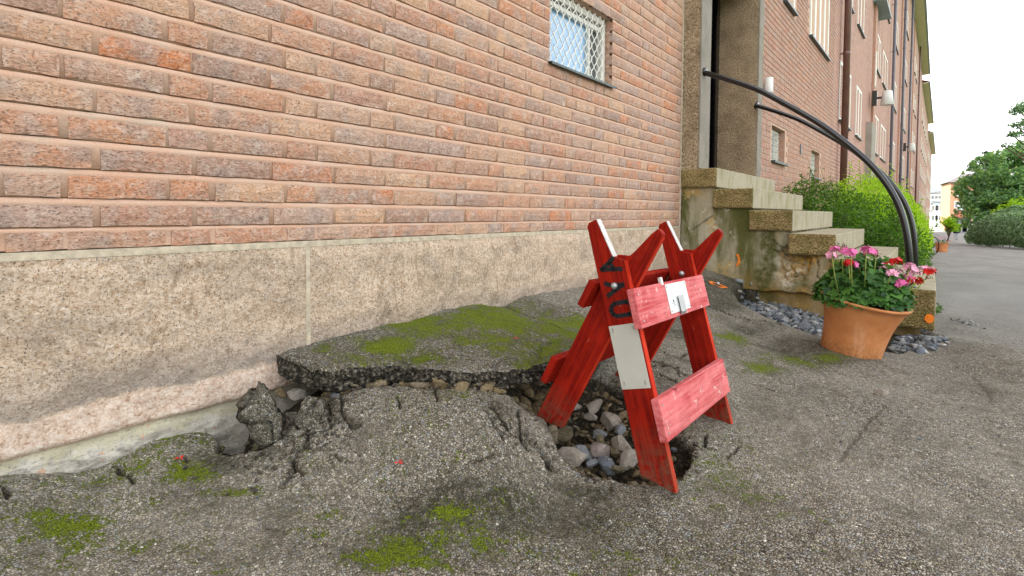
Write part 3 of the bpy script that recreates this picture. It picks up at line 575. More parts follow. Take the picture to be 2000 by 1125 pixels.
def stones(name, pts, sizes, mat, seed, label, parent=None, **kw):
    """many small stones as one mesh"""
    r = np.random.default_rng(seed); base = [rock_mesh('t', M['stoneg'], 500+seed*9+i, .5, 1, 9) for i in range(8)]
    bv = []
    for b in base:
        bb = bmesh.new(); bb.from_mesh(b); bmesh.ops.triangulate(bb, faces=bb.faces); bb.verts.ensure_lookup_table()
        bv.append((np.array([v.co[:] for v in bb.verts]), np.array([[q.index for q in f.verts] for f in bb.faces]))); bb.free()
    V, Fs, Rn, n = [], [], [], 0
    for p, s in zip(pts, sizes):
        v, f = bv[r.integers(8)]; e = Matrix.Rotation(r.uniform(0, 6.28), 3, 'Z') @ Matrix.Rotation(r.uniform(-.7, .7), 3, 'X') @ Matrix.Rotation(r.uniform(-.7, .7), 3, 'Y')
        V.append(v@np.array(e).T*s+np.array(p)); Fs.append(f+n); n += len(v); Rn.append(np.full(len(v), r.random()))
    return link(name, new_mesh(name, np.concatenate(V), np.concatenate(Fs), mat, False, {'rnd': np.concatenate(Rn)}), parent, label=label, cat='gravel', kind='stuff', **kw)
def scatter(poly, n, seed):
    r = np.random.default_rng(seed); P = np.array(poly); out = []
    while len(out) < n:
        q = r.uniform(P.min(0), P.max(0), (n*3, 2)); q = q[inpoly(q[:, 0], q[:, 1], poly)]; out += q.tolist()
    return np.array(out[:n])
def gravel(poly, n, s0, s1, seed, mat, label, name='gravel', lift=.4, name_cat=None):
    q = scatter(poly, n, seed); z = ground_z(q[:, 0], q[:, 1])[0]; s = np.random.default_rng(seed).uniform(s0, s1, n)
    return stones(name, np.c_[q, z+s*lift], s, mat, seed, label)
BP = [tuple(onz(u, v, -.81)[:2]) for u, v in ((1440,603),(1480,584),(1560,600),(1640,615),(1640,662),(1560,642),(1450,616))]
BP = [(min(x, 1.6), min(y, 4.86)) for x, y in BP]
gravel(BP, 620, .010, .036, 3, M['stoneg'], 'strip of loose blue grey crushed gravel along the foot of the stairs')
BP2 = [tuple(onz(u, v, -.84)[:2]) for u, v in ((1745,650),(1800,635),(1835,655),(1852,684),(1800,690),(1745,680))]
gravel(BP2, 240, .009, .030, 4, M['stoneg'], 'patch of loose blue grey gravel under the lowest step beside the pot')
gravel([tuple(onz(u, v, -.87)[:2]) for u, v in ((1850,612),(1900,622),(1935,635),(1905,632),(1855,620))], 26, .008, .016, 8, M['stoneg'], 'sparse grey chips on the asphalt right of the lowest step')
inner = [(cx*.90+.92*.10, cy*.90+1.55*.10) for cx, cy in HOLE]
gravel(inner, 330, .006, .020, 5, M['stonet'], 'fine rubble and small stones on the floor of the hole', lift=.3)
gravel([(.30,1.0),(.42,1.12),(.60,1.20),(.72,1.36),(.78,1.62),(.62,1.7),(.4,1.4),(.15,1.1),(.10,.93),(.2,.93)], 420, .010, .036, 6, M['stonet'], 'tan rubble packed under the mossy slab', lift=.35)
gravel(PIT, 60, .005, .014, 7, M['stoneo'], 'dark debris in the pit beside the footing')

rg = np.random.default_rng(77); cr_ = []
for pl in [HOLE+[HOLE[0]]]+[c[0] for c in CR_W if c[2] > .02 and c[1] > .009]:
    P = np.array(pl); n = int(np.linalg.norm(np.diff(P, axis=0), axis=1).sum()*90)
    for _ in range(n): i = rg.integers(len(P)-1); cr_.append(P[i]+(P[i+1]-P[i])*rg.random()+rg.normal(size=2)*.016)
for _ in range(110): cr_.append(np.array([.34, .74])+rg.normal(size=2)*np.array([.10, .10]))
for _ in range(140): y_ = rg.uniform(.93, 1.9); cr_.append(np.array([slab_edge(y_)+abs(rg.normal())*.03, y_]))
cr_ = np.array(cr_); cr_ = cr_[cr_[:, 0] > .02]; sz_ = rg.uniform(.0025, .0095, len(cr_)); stones('asphalt_crumbs', np.c_[cr_, ground_z(cr_[:, 0], cr_[:, 1])[0]+sz_*.5], sz_, M['crumb'], 12, 'loose crumbs of broken asphalt along the cracks and the rim of the hole')
q = np.c_[rg.uniform(.1, 3.2, 420), rg.uniform(.3, 6., 420)]; sz_ = rg.uniform(.0018, .0048, 420)*(.6+q[:, 1]*.25); stones('grit', np.c_[q, ground_z(q[:, 0], q[:, 1])[0]+sz_*.5], sz_, M['stoneg'], 13, 'scattered small grit lying over the asphalt path')
# ------------------------------------------------------------------ tumbled asphalt chunks
def chunk(name, outline_px, plane, thick, label, seed, tilt=None):
    """outline on a leaning plane, real thickness, rough faces"""
    P0, n = plane; pts = []
    for u, v in outline_px:
        r = ray(u, v); pts.append(CAM+r*(((P0-CAM)@n)/(r@n)))
    P = np.array(pts); c = P.mean(0); e1 = P[0]-c; e1 = e1-n*(e1@n); e1 /= np.linalg.norm(e1); e2 = np.cross(n, e1)
    q = np.c_[(P-c)@e1, (P-c)@e2]; N = 96
    d = np.r_[0, np.cumsum(np.linalg.norm(np.diff(np.r_[q, q[:1]], axis=0), axis=1))]; s = np.linspace(0, d[-1], N, endpoint=False)
    qq = np.c_[np.interp(s, d, np.r_[q[:, 0], q[0, 0]]), np.interp(s, d, np.r_[q[:, 1], q[0, 1]])]; qq += .004*np.c_[fbm(s*60, s*0+1, s=seed), fbm(s*60, s*0+5, s=seed)]
    V, Fs = [], []; R = 22
    for j in range(R+1):
        k = j/R; w = qq*(k); hh = .012*fbm(w[:, 0]*22, w[:, 1]*22, s=seed+1, o=5)-.022*k**5-.016*(np.abs(vnoise(w[:, 0]*14, w[:, 1]*14, s=seed+2)) < .05)
        V.append(c+np.outer(w[:, 0], e1)+np.outer(w[:, 1], e2)+np.outer(hh, n))
    for j in range(1, 9):
        k = j/8; w = qq*(1-.12*k+.03*np.sin(9*k)); w = w+.004*np.c_[fbm(s*70, s*0+k*5, s=seed+4), fbm(s*70, s*0+k*5+9, s=seed+5)]; hh = -.018-thick*k+0*s
        V.append(c+np.outer(w[:, 0], e1)+np.outer(w[:, 1], e2)+np.outer(hh, n))
    L = len(V); V = np.concatenate(V); i, j = np.meshgrid(np.arange(L-1), np.arange(N), indexing='ij'); a = i*N+j; b = i*N+(j+1) % N
    Fc = np.stack([a, b, b+N, a+N], -1).reshape(-1, 4)
    so_ = np.where(np.arange(len(V)) < (R)*N, 0., .85)
    return link(name, new_mesh(name, V, Fc, M['asphalt'], True, {'soil': so_, 'moss': np.full(len(V), .12), 'dirt': np.full(len(V), .55)}), None, label=label, cat='asphalt chunk')
base = np.array([.34, .70, -.72]); nn = np.array([.70, -.52, .49]); nn /= np.linalg.norm(nn)
chunk('asphalt_chunk', [(503,743),(487,755),(472,770),(460,788),(461,812),(478,828),(486,850),(497,862),(520,872),(540,864),(552,830),(549,806),(530,780),(521,758)], (base, nn), .045, 'dark upended chunk of broken asphalt leaning beside the granite plinth', 3)
chunk('asphalt_chunk', [(604,768),(592,776),(580,798),(572,822),(590,832),(612,838),(628,832),(634,800),(637,778),(622,770)], (np.array([.40, .93, -.63]), np.array([.45, -.42, .79])/1.0), .03, 'tilted brown block of asphalt right of the upended chunk', 5)
chunk('asphalt_chunk', [(563,852),(548,857),(530,868),(518,884),(527,890),(545,884),(560,872),(568,860)], (np.array([.42, .68, -.725]), np.array([.2, -.25, .95])), .02, 'small bluish crumb of asphalt at the foot of the upended chunk', 8)
# hump at the stair foot, broken off above the gravel
for (u, v), lb in (((1008,661), 'red petal on the mossy slab'), ((780,908), 'red petal on the cracked asphalt dome'), ((352,902), 'red petal on the moss beside the footing')):
    m_ = MB()
    if v == 661: p = onz(u, v, float(slab_top(np.array([.4]), np.array([1.6]))[0])+.006)
    else: (x, y), = to_ground([(u, v)]); p = np.array([x, y, gz(x, y)+.006])
    for k in range(3):
        a = k*2.1; c_, s_ = math.cos(a), math.sin(a)
        m_.add([(0, 0, 0), (.010*c_-.005*s_, .010*s_+.005*c_, .003), (.014*c_, .014*s_, .001), (.010*c_+.005*s_, .010*s_-.005*c_, .003)], [(0, 1, 2, 3)])
    m_.build('petal', M['redp'], loc=p, label=lb, cat='petal')
# survey nail
hx, hy = .42, 4.33; hx, hy = to_ground([(1402, 556)])[0]; hz = gz(hx, hy)
nl = thing('survey_nail', 'survey nail in a ring of orange marker paint on the dark hump by the stairs', 'survey nail', (hx, hy, hz+.01))
m_ = MB(); m_.lathe([(.0005, .016), (.010, .015), (.013, .008), (.0135, 0)], 16); m_.build('nail_head', M['steel'], nl, True)
V = []; 
for k in range(28):
    a = 2*math.pi*k/28
    for rr in (.036, .058+.006*math.sin(5*a)):
        x_, y_ = rr*1.2*math.cos(a), rr*math.sin(a); V.append((x_, y_, gz(hx+x_, hy+y_)-hz-.007))
link('paint_ring', new_mesh('paint_ring', V, [(2*k, 2*k+1, (2*k+3) % 56, (2*k+2) % 56) for k in range(28)], M['spray']), nl)

# ------------------------------------------------------------------ brick building, near wall
C_ROW, Z_ROW = .0805, -.1256; WALL_END = 4.70
bld = thing('apartment_building', 'long red brick apartment block with granite plinth running down the left side of the path', 'building')
def zb(k): return -.106 if k == 0 else Z_ROW+C_ROW*k
WIN = (2.585, 3.372, 13, 19)   # y0, y1, first row, end row
MUT = .0155
bricks = []   # (y0, len, k)
for k in range(0, 44):
    if k % 2: ed = [(.142+.2453*n, .2453) for n in range(-8, 20)]
    else:
        ed = []
        for n in range(-5, 14): a = .194+.3675*n; ed += [(a, .1235), (a+.1235, .244)]
    for a, L in ed:
        a += random.uniform(-.004, .004); y0, y1 = a+MUT*.5, a+L-MUT*.5
        if y1 < -1.6 or y0 > WALL_END-.01: continue
        y1 = min(y1, WALL_END)
        if WIN[2] <= k < WIN[3]:
            if y0 < WIN[0] < y1: y1 = WIN[0]
            if y0 < WIN[1] < y1: y0 = WIN[1]
            if y0 >= WIN[0]-.001 and y1 <= WIN[1]+.001: continue
        if y1-y0 < .02: continue
        bricks.append((y0, y1-y0, k))
def brick_mesh(L, seed, H=.0590):
    r = np.random.default_rng(seed); ny = 6 if L > .15 else 4; nz = 3
    yy = np.linspace(0, L, ny); zz = np.linspace(0, H, nz); V = []
    for j in range(nz):
        for i in range(ny):
            ed = (i in (0, ny-1)) or (j in (0, nz-1)); x = -.0035+r.uniform(-.001, .001) if ed else r.uniform(-.0010, .0018)
            V.append((x, yy[i]+r.uniform(-.0018, .0018), zz[j]+r.uniform(-.0016, .0016)*(1.6 if ed else .3)))
    Fs = [(j*ny+i, j*ny+i+1, (j+1)*ny+i+1, (j+1)*ny+i) for j in range(nz-1) for i in range(ny-1)]
    loop = [i for i in range(ny)]+[j*ny+ny-1 for j in range(1, nz)]+[(nz-1)*ny+i for i in range(ny-2, -1, -1)]+[j*ny for j in range(nz-2, 0, -1)]
    n0 = len(V)
    for q in loop: x, y, z = V[q]; V.append((-.03, y, z))
    m = len(loop); Fs += [(loop[(a+1) % m], loop[a], n0+a, n0+(a+1) % m) for a in range(m)]
    return V, Fs
SV_ = [new_mesh('brick', *brick_mesh(.225, 20+i), M['brick']) for i in range(7)]
HV_ = [new_mesh('brick', *brick_mesh(.105, 40+i), M['brick']) for i in range(5)]
def vis(b):
    u, v, d = proj([0, b[0]+b[1]/2, zb(b[2])+.03]); return d if (0.1 < d and -30 < u < 2030 and -30 < v < 1150) else 1e3+abs(d)
bricks.sort(key=vis)
stuff = MB()
for i, (y0, L, k) in enumerate(bricks):
    h = .0590
    if i < 298:
        if abs(L-.229) < .012: me = random.choice(SV_); sc = L/.225
        elif abs(L-.108) < .012: me = random.choice(HV_); sc = L/.105
        else: me = new_mesh('brick', *brick_mesh(L, 900+i), M['brick']); sc = 1
        o = link('brick', me, bld, (random.uniform(-.0015, .0018), y0, zb(k))); o.scale = (1, sc, h/.0590*(.82 if k == 0 else 1)); 
    else:
        V, Fs = brick_mesh(L, 2000+i); dx = random.uniform(-.0015, .0018); s_ = .82 if k == 0 else 1
        stuff.cr = random.random(); stuff.add([(x+dx, y0+y, zb(k)+z*s_) for x, y, z in V], Fs)
stuff.build('brickwork', M['brick'], bld, kind='stuff')
# mortar: weathered bed joints with a shadow gap under each brick
def mortar_strip(y0, y1, ks, x_off=0.):
    n = max(2, int((y1-y0)/.03)); ya = np.linspace(y0, y1, n); prof = []
    for k in ks:
        b = zb(k); t = b+(.046 if k == 0 else .0590); nb = Z_ROW+C_ROW*(k+1)
        prof += [(-.0060, b+.001, 0), (-.0056, t-.002, 0), (-.0032, t+.003, 1), (-.0062, nb-.0050, 1), (-.028, nb-.0008, 0)]
    P = []
    for j, (x, z, w) in enumerate(prof):
        P.append(np.c_[x_off+x+.0012*fbm(ya*30, ya*0+j, s=201, o=3), ya, z+.0012*w*fbm(ya*20, ya*0+j*3.3, s=207, o=3)])
    P = np.array(P); return P, grid_faces(P.shape[0], P.shape[1])[:, ::-1]
for nm, a in enumerate(((-1.6, 4.72, range(0, 13)), (-1.6, WIN[0]+.001, range(13, 19)), (WIN[1]-.001, 4.72, range(13, 19)), (-1.6, 4.72, range(19, 44)))):
    P, Fc = mortar_strip(*a); link('mortar', new_mesh('mortar', P.reshape(-1, 3), Fc, M['mortar'], False), bld)
mb = MB(); ZT = Z_ROW+C_ROW*44
mb.box((-.35, -1.6, ZT), (-.002, 4.72, 14)); mb.box((-.35, -26, -1.2), (-.002, -1.602, 14)); mb.box((-12, -26, -1.2), (-.36, 7.0, 14.0)); mb.box((-.35, 4.722, 3.0), (-.003, 6.9, 14))
mb.build('upper_wall', M['facade'], bld)
# window recess lining
mb = MB(); wz0, wz1 = zb(13)-.018, zb(19)-.002
mb.box((-.34, -1.6, -1.1), (-.028, WIN[0]-.002, ZT)); mb.box((-.34, WIN[1]+.002, -1.1), (-.028, 4.72, ZT)); mb.box((-.34, WIN[0]-.001, -1.1), (-.028, WIN[1]+.001, wz0)); mb.box((-.34, WIN[0]-.001, wz1), (-.028, WIN[1]+.001, ZT))
mb.build('wall_core', M['mortar'], bld)
for s_, yv in ((0, WIN[0]), (1, WIN[1])):
    for k in range(13, 19):
        mb = MB(); y0, y1 = (yv-.012, yv+.0005) if s_ == 0 else (yv-.0005, yv+.012)
        mb.box((-.14, y0, zb(k)), (-.006, y1, zb(k)+.0565)); mb.build('reveal_brick', M['brick'], bld)
# granite plinth blocks (rock faced)
JN = [-1.6, 1.011, 3.62, 4.715]
for a, b in zip(JN[:-1], JN[1:]):
    y = np.arange(a+.008, b-.007, .012); y[-1] = b-.007; z = np.linspace(-.655, -.128, 48); YY, ZZ = np.meshgrid(y, z)
    ed = np.minimum(np.minimum(YY-y[0], y[-1]-YY), np.minimum(-.128-ZZ, ZZ+.67)); k = sstep(0, .05, ed)
    XX = .004+k*(.010+.010*fbm(YY*4, ZZ*5, s=int(a*10)+300, o=5, g=.55)+.004*fbm(YY*22, ZZ*22, s=311, o=3))
    XX = XX-.03*sstep(-.63, -.655, ZZ)
    link('granite_block', new_mesh('granite_block', np.c_[XX.ravel(), YY.ravel(), ZZ.ravel()], grid_faces(*YY.shape), M['granite'], True), bld)
y = np.arange(-1.6, 1.1, .012); z = np.linspace(-.95, -.60, 34); YY, ZZ = np.meshgrid(y, z)
XX = -.002+.008*fbm(YY*5, ZZ*9, s=401, o=5)+.010*sstep(-.66, -.70, ZZ)+.004*fbm(YY*45, ZZ*60, s=409, o=3)+.004*fbm(YY*25, ZZ*40, s=402, o=3)-.02*sstep(-.66, -.63, ZZ)
link('footing', new_mesh('footing', np.c_[XX.ravel(), YY.ravel(), ZZ.ravel()], grid_faces(*YY.shape), M['footing'], True), bld)
mb = MB(); mb.box((-.03, -1.6, -.131), (.006, 4.715, -.1095))
for jy in JN[1:-1]: mb.box((-.03, jy-.0085, -.62), (.006, jy+.0085, -.131))
mb.box((-.03, 4.70, -.62), (.006, 4.712, 2.9)); mb.build('joint', M['joint'], bld)

# ------------------------------------------------------------------ grille window
wn = link('window', None, bld)
y0, y1, z0, z1 = WIN[0]+.004, WIN[1]-.004, wz0+.012, wz1-.004; fx = -.062
mb = MB(); t = .042
mb.box((fx-.05, y0, z0), (fx, y0+t, z1)); mb.box((fx-.05, y1-t, z0), (fx, y1, z1)); mb.box((fx-.05, y0+t, z0), (fx, y1-t, z0+t)); mb.box((fx-.05, y0+t, z1-t), (fx, y1-t, z1))
mb.box((fx-.045, y0+t, z1-t-.05), (fx-.012, y1-t, z1-t-.02)); mb.box((fx-.045, y1-t-.16, z0+t), (fx-.02, y1-t-.135, z1-t-.05))
mb.build('frame', M['white'], wn, bevel=.003)
mb = MB(); mb.box((fx-.06, y0+t, z0+t), (fx-.045, y1-t-.16, z1-t-.05)); mb.build('pane', M['glassb'], wn)
mb = MB(); mb.box((fx-.06, y1-t-.134, z0+t), (fx-.045, y1-t, z1-t-.05)); mb.build('pane', M['glassd'], wn)
mb = MB(); mb.prism([(-.06, 0), (.028, -.012), (.028, -.026), (.022, -.026), (.022, -.016), (-.06, -.006)], lambda p, q, d: (p, d, q), y0-.02, y1+.02)
mb.build('sill', M['sill'], wn, loc=(0, 0, zb(13)-.006+.010))
def mesh_grille(y0, y1, z0, z1, x, ncol, nrow, w=.0035):
    m = MB(); cw = (y1-y0)/ncol; rh = (z1-z0)/nrow
    for c in range(ncol+1):
        for sg in (-1, 1):
            pts = []
            for r in range(nrow*2+1):
                off = (cw*.5 if (r % 2) else 0)*sg; yy = min(max(y0+c*cw+off, y0), y1)
                for e in ((-.12, .12) if 0 < r < nrow*2 else (0,)):
                    pts.append((x+.002*sg, yy, z0+(r+e)*rh/2))
            for p, q in zip(pts[:-1], pts[1:]):
                if abs(p[1]-q[1]) < 1e-6 and (p[1] <= y0+1e-6 or p[1] >= y1-1e-6) and abs(p[2]-q[2]) > .2*rh: continue
                m.add([(p[0], p[1]-w, p[2]), (p[0], p[1]+w, p[2]), (q[0], q[1]+w, q[2]), (q[0], q[1]-w, q[2]), (p[0]-.004, p[1]-w, p[2]), (p[0]-.004, p[1]+w, p[2]), (q[0]-.004, q[1]+w, q[2]), (q[0]-.004, q[1]-w, q[2])],
                      [(0, 1, 2, 3), (7, 6, 5, 4), (0, 3, 7, 4), (1, 5, 6, 2)])
    return m
mesh_grille(y0+.01, y1-.06, z0+.012, z1-.012, -.032, 10, 5).build('grille', M['white'], wn)

# ------------------------------------------------------------------ far facade
def wx(y): return .013*(max(y, 7)-7)
YF0 = 6.9
def fbox(m, y0, y1, z0, z1, d0, d1): # box standing on the facade, depth d0..d1 out from it
    x0, x1 = wx(y0), wx(y1)
    m.add([(x0+d0, y0, z0), (x0+d1, y0, z0), (x1+d1, y1, z0), (x1+d0, y1, z0), (x0+d0, y0, z1), (x0+d1, y0, z1), (x1+d1, y1, z1), (x1+d0, y1, z1)],
          [(3, 2, 1, 0), (4, 5, 6, 7), (0, 1, 5, 4), (1, 2, 6, 5), (2, 3, 7, 6), (3, 0, 4, 7)])
wins = [(8.62,9.28,3.2,4.5,1),(10.55,12.42,3.2,5.0,4),(14.05,15.85,2.2,3.56,3),(17.0,18.15,2.2,3.56,2),(14.9,15.75,5.15,6.5,1),(16.8,18.15,5.15,6.5,2),(8.62,9.28,6.1,7.4,1),(10.55,12.42,6.1,7.8,4)]
for zz in (7.95, 10.75): wins += [(14.9,15.75,zz,zz+1.3,1),(16.8,18.15,zz,zz+1.3,2)]
for Y0 in (20.4, 34.0, 47.5):
    for zz, hh in ((2.2, 1.3), (5.05, 1.25), (7.9, 1.2), (10.7, 1.2)):
        for a, b in ((1.5, 2.9), (3.9, 6.0), (9.5, 11.4)):
            if Y0+b < 65: wins.append((Y0+a, Y0+b, zz, zz+hh, 2))
holes = [(a-.01, b+.01, c-.03, d+.01) for a, b, c, d, n in wins]+[(8.12, 8.92, .76, 1.29), (11.03, 11.88, .69, 1.22)]
fb = MB(); r_ = random.Random(5); YB1 = 13.2
for k in range(-10, 78):
    zz = Z_ROW+C_ROW*k
    lst = [(6.95+.2453*n+(.12 if k % 2 else 0), .2453) for n in range(27)] if k % 2 else [q for n in range(19) for q in ((6.93+.3675*n, .1235), (6.93+.3675*n+.1235, .244))]
    for a, L in lst:
        a0, a1 = max(a+.005, 6.91), min(a+L-.005, YB1)
        if a1-a0 < .03 or any(a1 > h0 and a0 < h1 and zz+.06 > h2 and zz < h3 for h0, h1, h2, h3 in holes): continue
        fb.cr = r_.random(); fbox(fb, a0, a1, zz, zz+.064, -.02, .0+r_.uniform(-.001, .002))
fb.build('brickwork', M['brick2'], bld, kind='stuff')
gh = [(8.12, 8.92, .76, 1.29), (11.03, 11.88, .69, 1.22)]
mb = MB(); yb_ = sorted([6.9, YB1]+[q for h in gh for q in h[:2]]); zb_ = sorted([-1.4, 6.15]+[q for h in gh for q in h[2:]])
for a, b in zip(yb_[:-1], yb_[1:]):
    for c, d in zip(zb_[:-1], zb_[1:]):
        if any(h[0] <= (a+b)/2 <= h[1] and h[2] <= (c+d)/2 <= h[3] for h in gh): continue
        mb.add([(wx(a)-.007, a, c), (wx(b)-.007, b, c), (wx(b)-.007, b, d), (wx(a)-.007, a, d)], [(0, 1, 2, 3)])
mb.build('mortar', M['mortar'], bld)
mb = MB()
for a, b, c, d in gh: fbox(mb, a-.05, a, c, d, -.2, -.009); fbox(mb, b, b+.05, c, d, -.2, -.009); fbox(mb, a-.05, b+.05, d, d+.05, -.2, -.009); fbox(mb, a-.05, b+.05, c-.05, c, -.2, -.009)
mb.cr = .3; mb.build('reveal', M['brick2'], bld)
mb = MB()
mb.add([(wx(YB1), YB1, -5), (wx(66), 66, -5), (wx(66), 66, 14), (wx(YB1), YB1, 14)], [(0, 1, 2, 3)]); mb.add([(0, 6.9, 6.15), (wx(YB1), YB1, 6.15), (wx(YB1), YB1, 14), (0, 6.9, 14)], [(0, 1, 2, 3)])
mb.box((-12, 7.02, -5), (-.36, 66, 14)); mb.add([(wx(66), 66, -5), (-12, 66, -5), (-12, 66, 14), (wx(66), 66, 14)], [(0, 1, 2, 3)])
mb.build('long_wall', M['facade'], bld)
def facade_window(parent, y0, y1, z0, z1, n):
    w = link('window', None, parent); m = MB(); t = .07
    fbox(m, y0, y0+t, z0, z1, -.05, .015); fbox(m, y1-t, y1, z0, z1, -.05, .015); fbox(m, y0+t, y1-t, z0, z0+t, -.05, .013); fbox(m, y0+t, y1-t, z1-t, z1, -.05, .013)
    for j in range(1, n):
        c = y0+(y1-y0)*j/n; fbox(m, c-.055, c+.055, z0+t, z1-t, -.05, .011)
    m.build('frame', M['white'], w)
    m = MB()
    for j in range(n):
        a, b = y0+(y1-y0)*j/n, y0+(y1-y0)*(j+1)/n; fbox(m, a+.056, b-.056, z0+t, z1-t, -.03, -.012)
    m.build('pane', M['glass_reflect'], w)
    m = MB(); fbox(m, y0-.04, y1+.04, z0-.035, z0, -.02, .06); m.build('sill', M['sill'], w)
for a, b, c, d, n in wins: facade_window(bld, a, b, c, d, n)
for a, b, c, d in ((8.14, 8.90, .78, 1.28), (11.05, 11.86, .71, 1.21)):
    w = link('window', None, bld); m = MB(); dd = -.10
    fbox(m, a, b, c, d, dd-.06, dd-.05); m.build('pane', M['glassd'], w)
    m = MB(); fbox(m, a, a+.05, c, d, dd-.05, dd); fbox(m, b-.05, b, c, d, dd-.05, dd); fbox(m, a+.05, b-.05, c, c+.05, dd-.05, dd-.001); fbox(m, a+.05, b-.05, d-.05, d, dd-.05, dd-.001); m.build('frame', M['white'], w)
    g_ = mesh_grille(a+.03, b-.03, c+.02, d-.02, wx(a)+dd+.03, 9, 5, .005); g_.build('grille', M['white'], w)
    m = MB(); fbox(m, a-.03, b+.03, c-.03, c, dd, .05); m.build('sill', M['sill'], w)
for a, z_ in ((10.0, 1.04), (9.9, .1)):
    m = MB(); fbox(m, a, a+.10, z_, z_+.17, -.02, .012); m.build('vent', M['door'], bld)
# dark toothed strip and the eaves
m = MB(); fbox(m, 20.75, 21.35, -3, 14, -.1, .07); m.cr = .7; m.build('brick_strip', M['brick2'], bld)
m = MB(); fbox(m, 33.6, 34.0, -3, 14, -.1, .06); m.cr = .7; m.build('brick_strip', M['brick2'], bld)
m = MB(); fbox(m, 47.0, 47.4, -3, 14, -.1, .06); m.cr = .7; m.build('brick_strip', M['brick2'], bld)
def eaves(parent, y0, y1, z, x0=None):
    o = 0 if x0 is None else x0
    m = MB(); fbox(m, y0, y1, z, z+.10, o-.3, o+.50); m.build('soffit', M['soffit'], parent)
    m = MB(); fbox(m, y0, y1, z+.03, z+.17, o+.502, o+.62); m.build('gutter', M['gutter'], parent)
    m = MB(); a = wx(y0)+o; b = wx(y1)+o
    m.add([(a+.60, y0, z+.16), (b+.60, y1, z+.16), (-6, y1, z+4), (-6, y0, z+4), (-12.5, y1, z+.1), (-12.5, y0, z+.1)], [(0, 1, 2, 3), (3, 2, 4, 5), (0, 3, 5), (1, 4, 2)]); m.build('roof', M['roof'], parent)
eaves(bld, -26, 66.2, 14.0)
# second portal down the block
m = MB(); fbox(m, 19.5, 20.7, -3, 2.9, -.1, .16); m.build('pilaster', M['smoothc'], bld)
m = MB(); fbox(m, 20.4, 22.6, 6.9, 6.98, -.1, .35); m.build('canopy', M['gutter'], bld)
m = MB(); fbox(m, 20.85, 21.0, 4.25, 5.4, .0705, .10); m.build('panel', M['white'], bld)
# lower blocks further down the street
for (ya, yb, ze, lb) in ((66.4, 96, 13.2, 'second brick block down the street with a lower roof'), (96.4, 130, 11.9, 'farthest brick block down the street with the lowest roof')):
    b2 = thing('apartment_building', lb, 'building', group=None)
    m = MB(); m.add([(wx(ya), ya, -6), (wx(yb), yb, -6), (wx(yb), yb, ze), (wx(ya), ya, ze), (-12, ya, -6), (-12, yb, -6), (-12, yb, ze), (-12, ya, ze)], [(0, 1, 2, 3), (0, 3, 7, 4), (1, 5, 6, 2), (5, 4, 7, 6)]); m.build('wall', M['facade'], b2)
    m = MB(); fbox(m, ya, yb, ze, ze+.1, -.3, .5); m.build('soffit', M['soffit'], b2); m = MB(); fbox(m, ya, yb, ze+.03, ze+.17, .502, .62); m.build('gutter', M['gutter'], b2)
    m = MB(); m.add([(wx(ya)+.6, ya, ze+.16), (wx(yb)+.6, yb, ze+.16), (-6, yb, ze+3), (-6, ya, ze+3)], [(0, 1, 2, 3), ]); m.build('roof', M['roofr'], b2)
    for zz in (ze-12.0, ze-9.2, ze-6.4, ze-3.4):
        for q in np.arange(ya+2, yb-3, 4.4): facade_window(b2, q, q+1.9, zz, zz+1.35, 2)
# downpipes
def pipe(y, z0, z1, r, mat, lb, off=.13):
    t = thing('downpipe', lb, 'downpipe', (wx(y)+off, y, z0)); m = MB(); m.tube([(0, 0, 0), (0, 0, z1-z0)], r, 12); m.build('pipe', mat, t, True)
    for zc in np.arange(.6, z1-z0, 2.0):
        m = MB(); m.lathe([(r, -.03), (r*1.12, -.03), (r*1.12, .03), (r, .03)], 12, (0, 0, zc)); m.box((-off, -.012, zc-.012), (0, .012, zc+.012)); m.build('bracket', mat, t)
pipe(14.05, -.9, 14, .072, M['pipe'], 'brown downpipe standing out from the brick wall beyond the stairs')
pipe(27.6, -1.6, 14, .055, M['pipeb'], 'thin blue grey downpipe on the facade beyond the second entrance')
pipe(34.0, -1.9, 14, .06, M['pipeb'], 'dark downpipe third along the brick facade', .15)
pipe(41.5, -2.2, 14, .06, M['pipeb'], 'dark downpipe fourth along the brick facade')
pipe(55., -2.6, 14, .06, M['pipe'], 'farthest brown downpipe near the end of the long facade')
# lamps
lp = thing('wall_lamp', 'small white cylinder lamp on the wall just past the stone doorway', 'lamp', (.06, 7.45, 1.70)); m = MB(); m.lathe([(.0, -.10), (.05, -.10), (.055, -.09), (.055, .10), (.0, .11)], 16, (.045, 0, 0)); m.build('shade', M['lampw'], lp, True); m = MB(); m.box((-.06, -.03, -.03), (.0, .03, .03)); m.build('bracket', M['steel'], lp)
for (y_, z_, s_, lb) in ((20.3, 3.72, 1., 'white cone wall lamp over the second entrance'), (37.5, 3.9, 1., 'distant white wall lamp farther along the facade')):
    lp = thing('wall_lamp', lb, 'lamp', (wx(y_)+.16, y_, z_)); m = MB(); m.lathe([(.0, .22), (.12, .22), (.13, .20), (.18, -.22), (.16, -.23), (0, -.20)], 20, (.30, 0, 0)); o = m.build('shade', M['lampw'], lp, True); m = MB(); m.box((-.1, -.10, -.2), (.04, .10, .26)); m.box((.04, -.04, .0), (.2, .04, .06)); m.build('bracket', M['door'], lp)

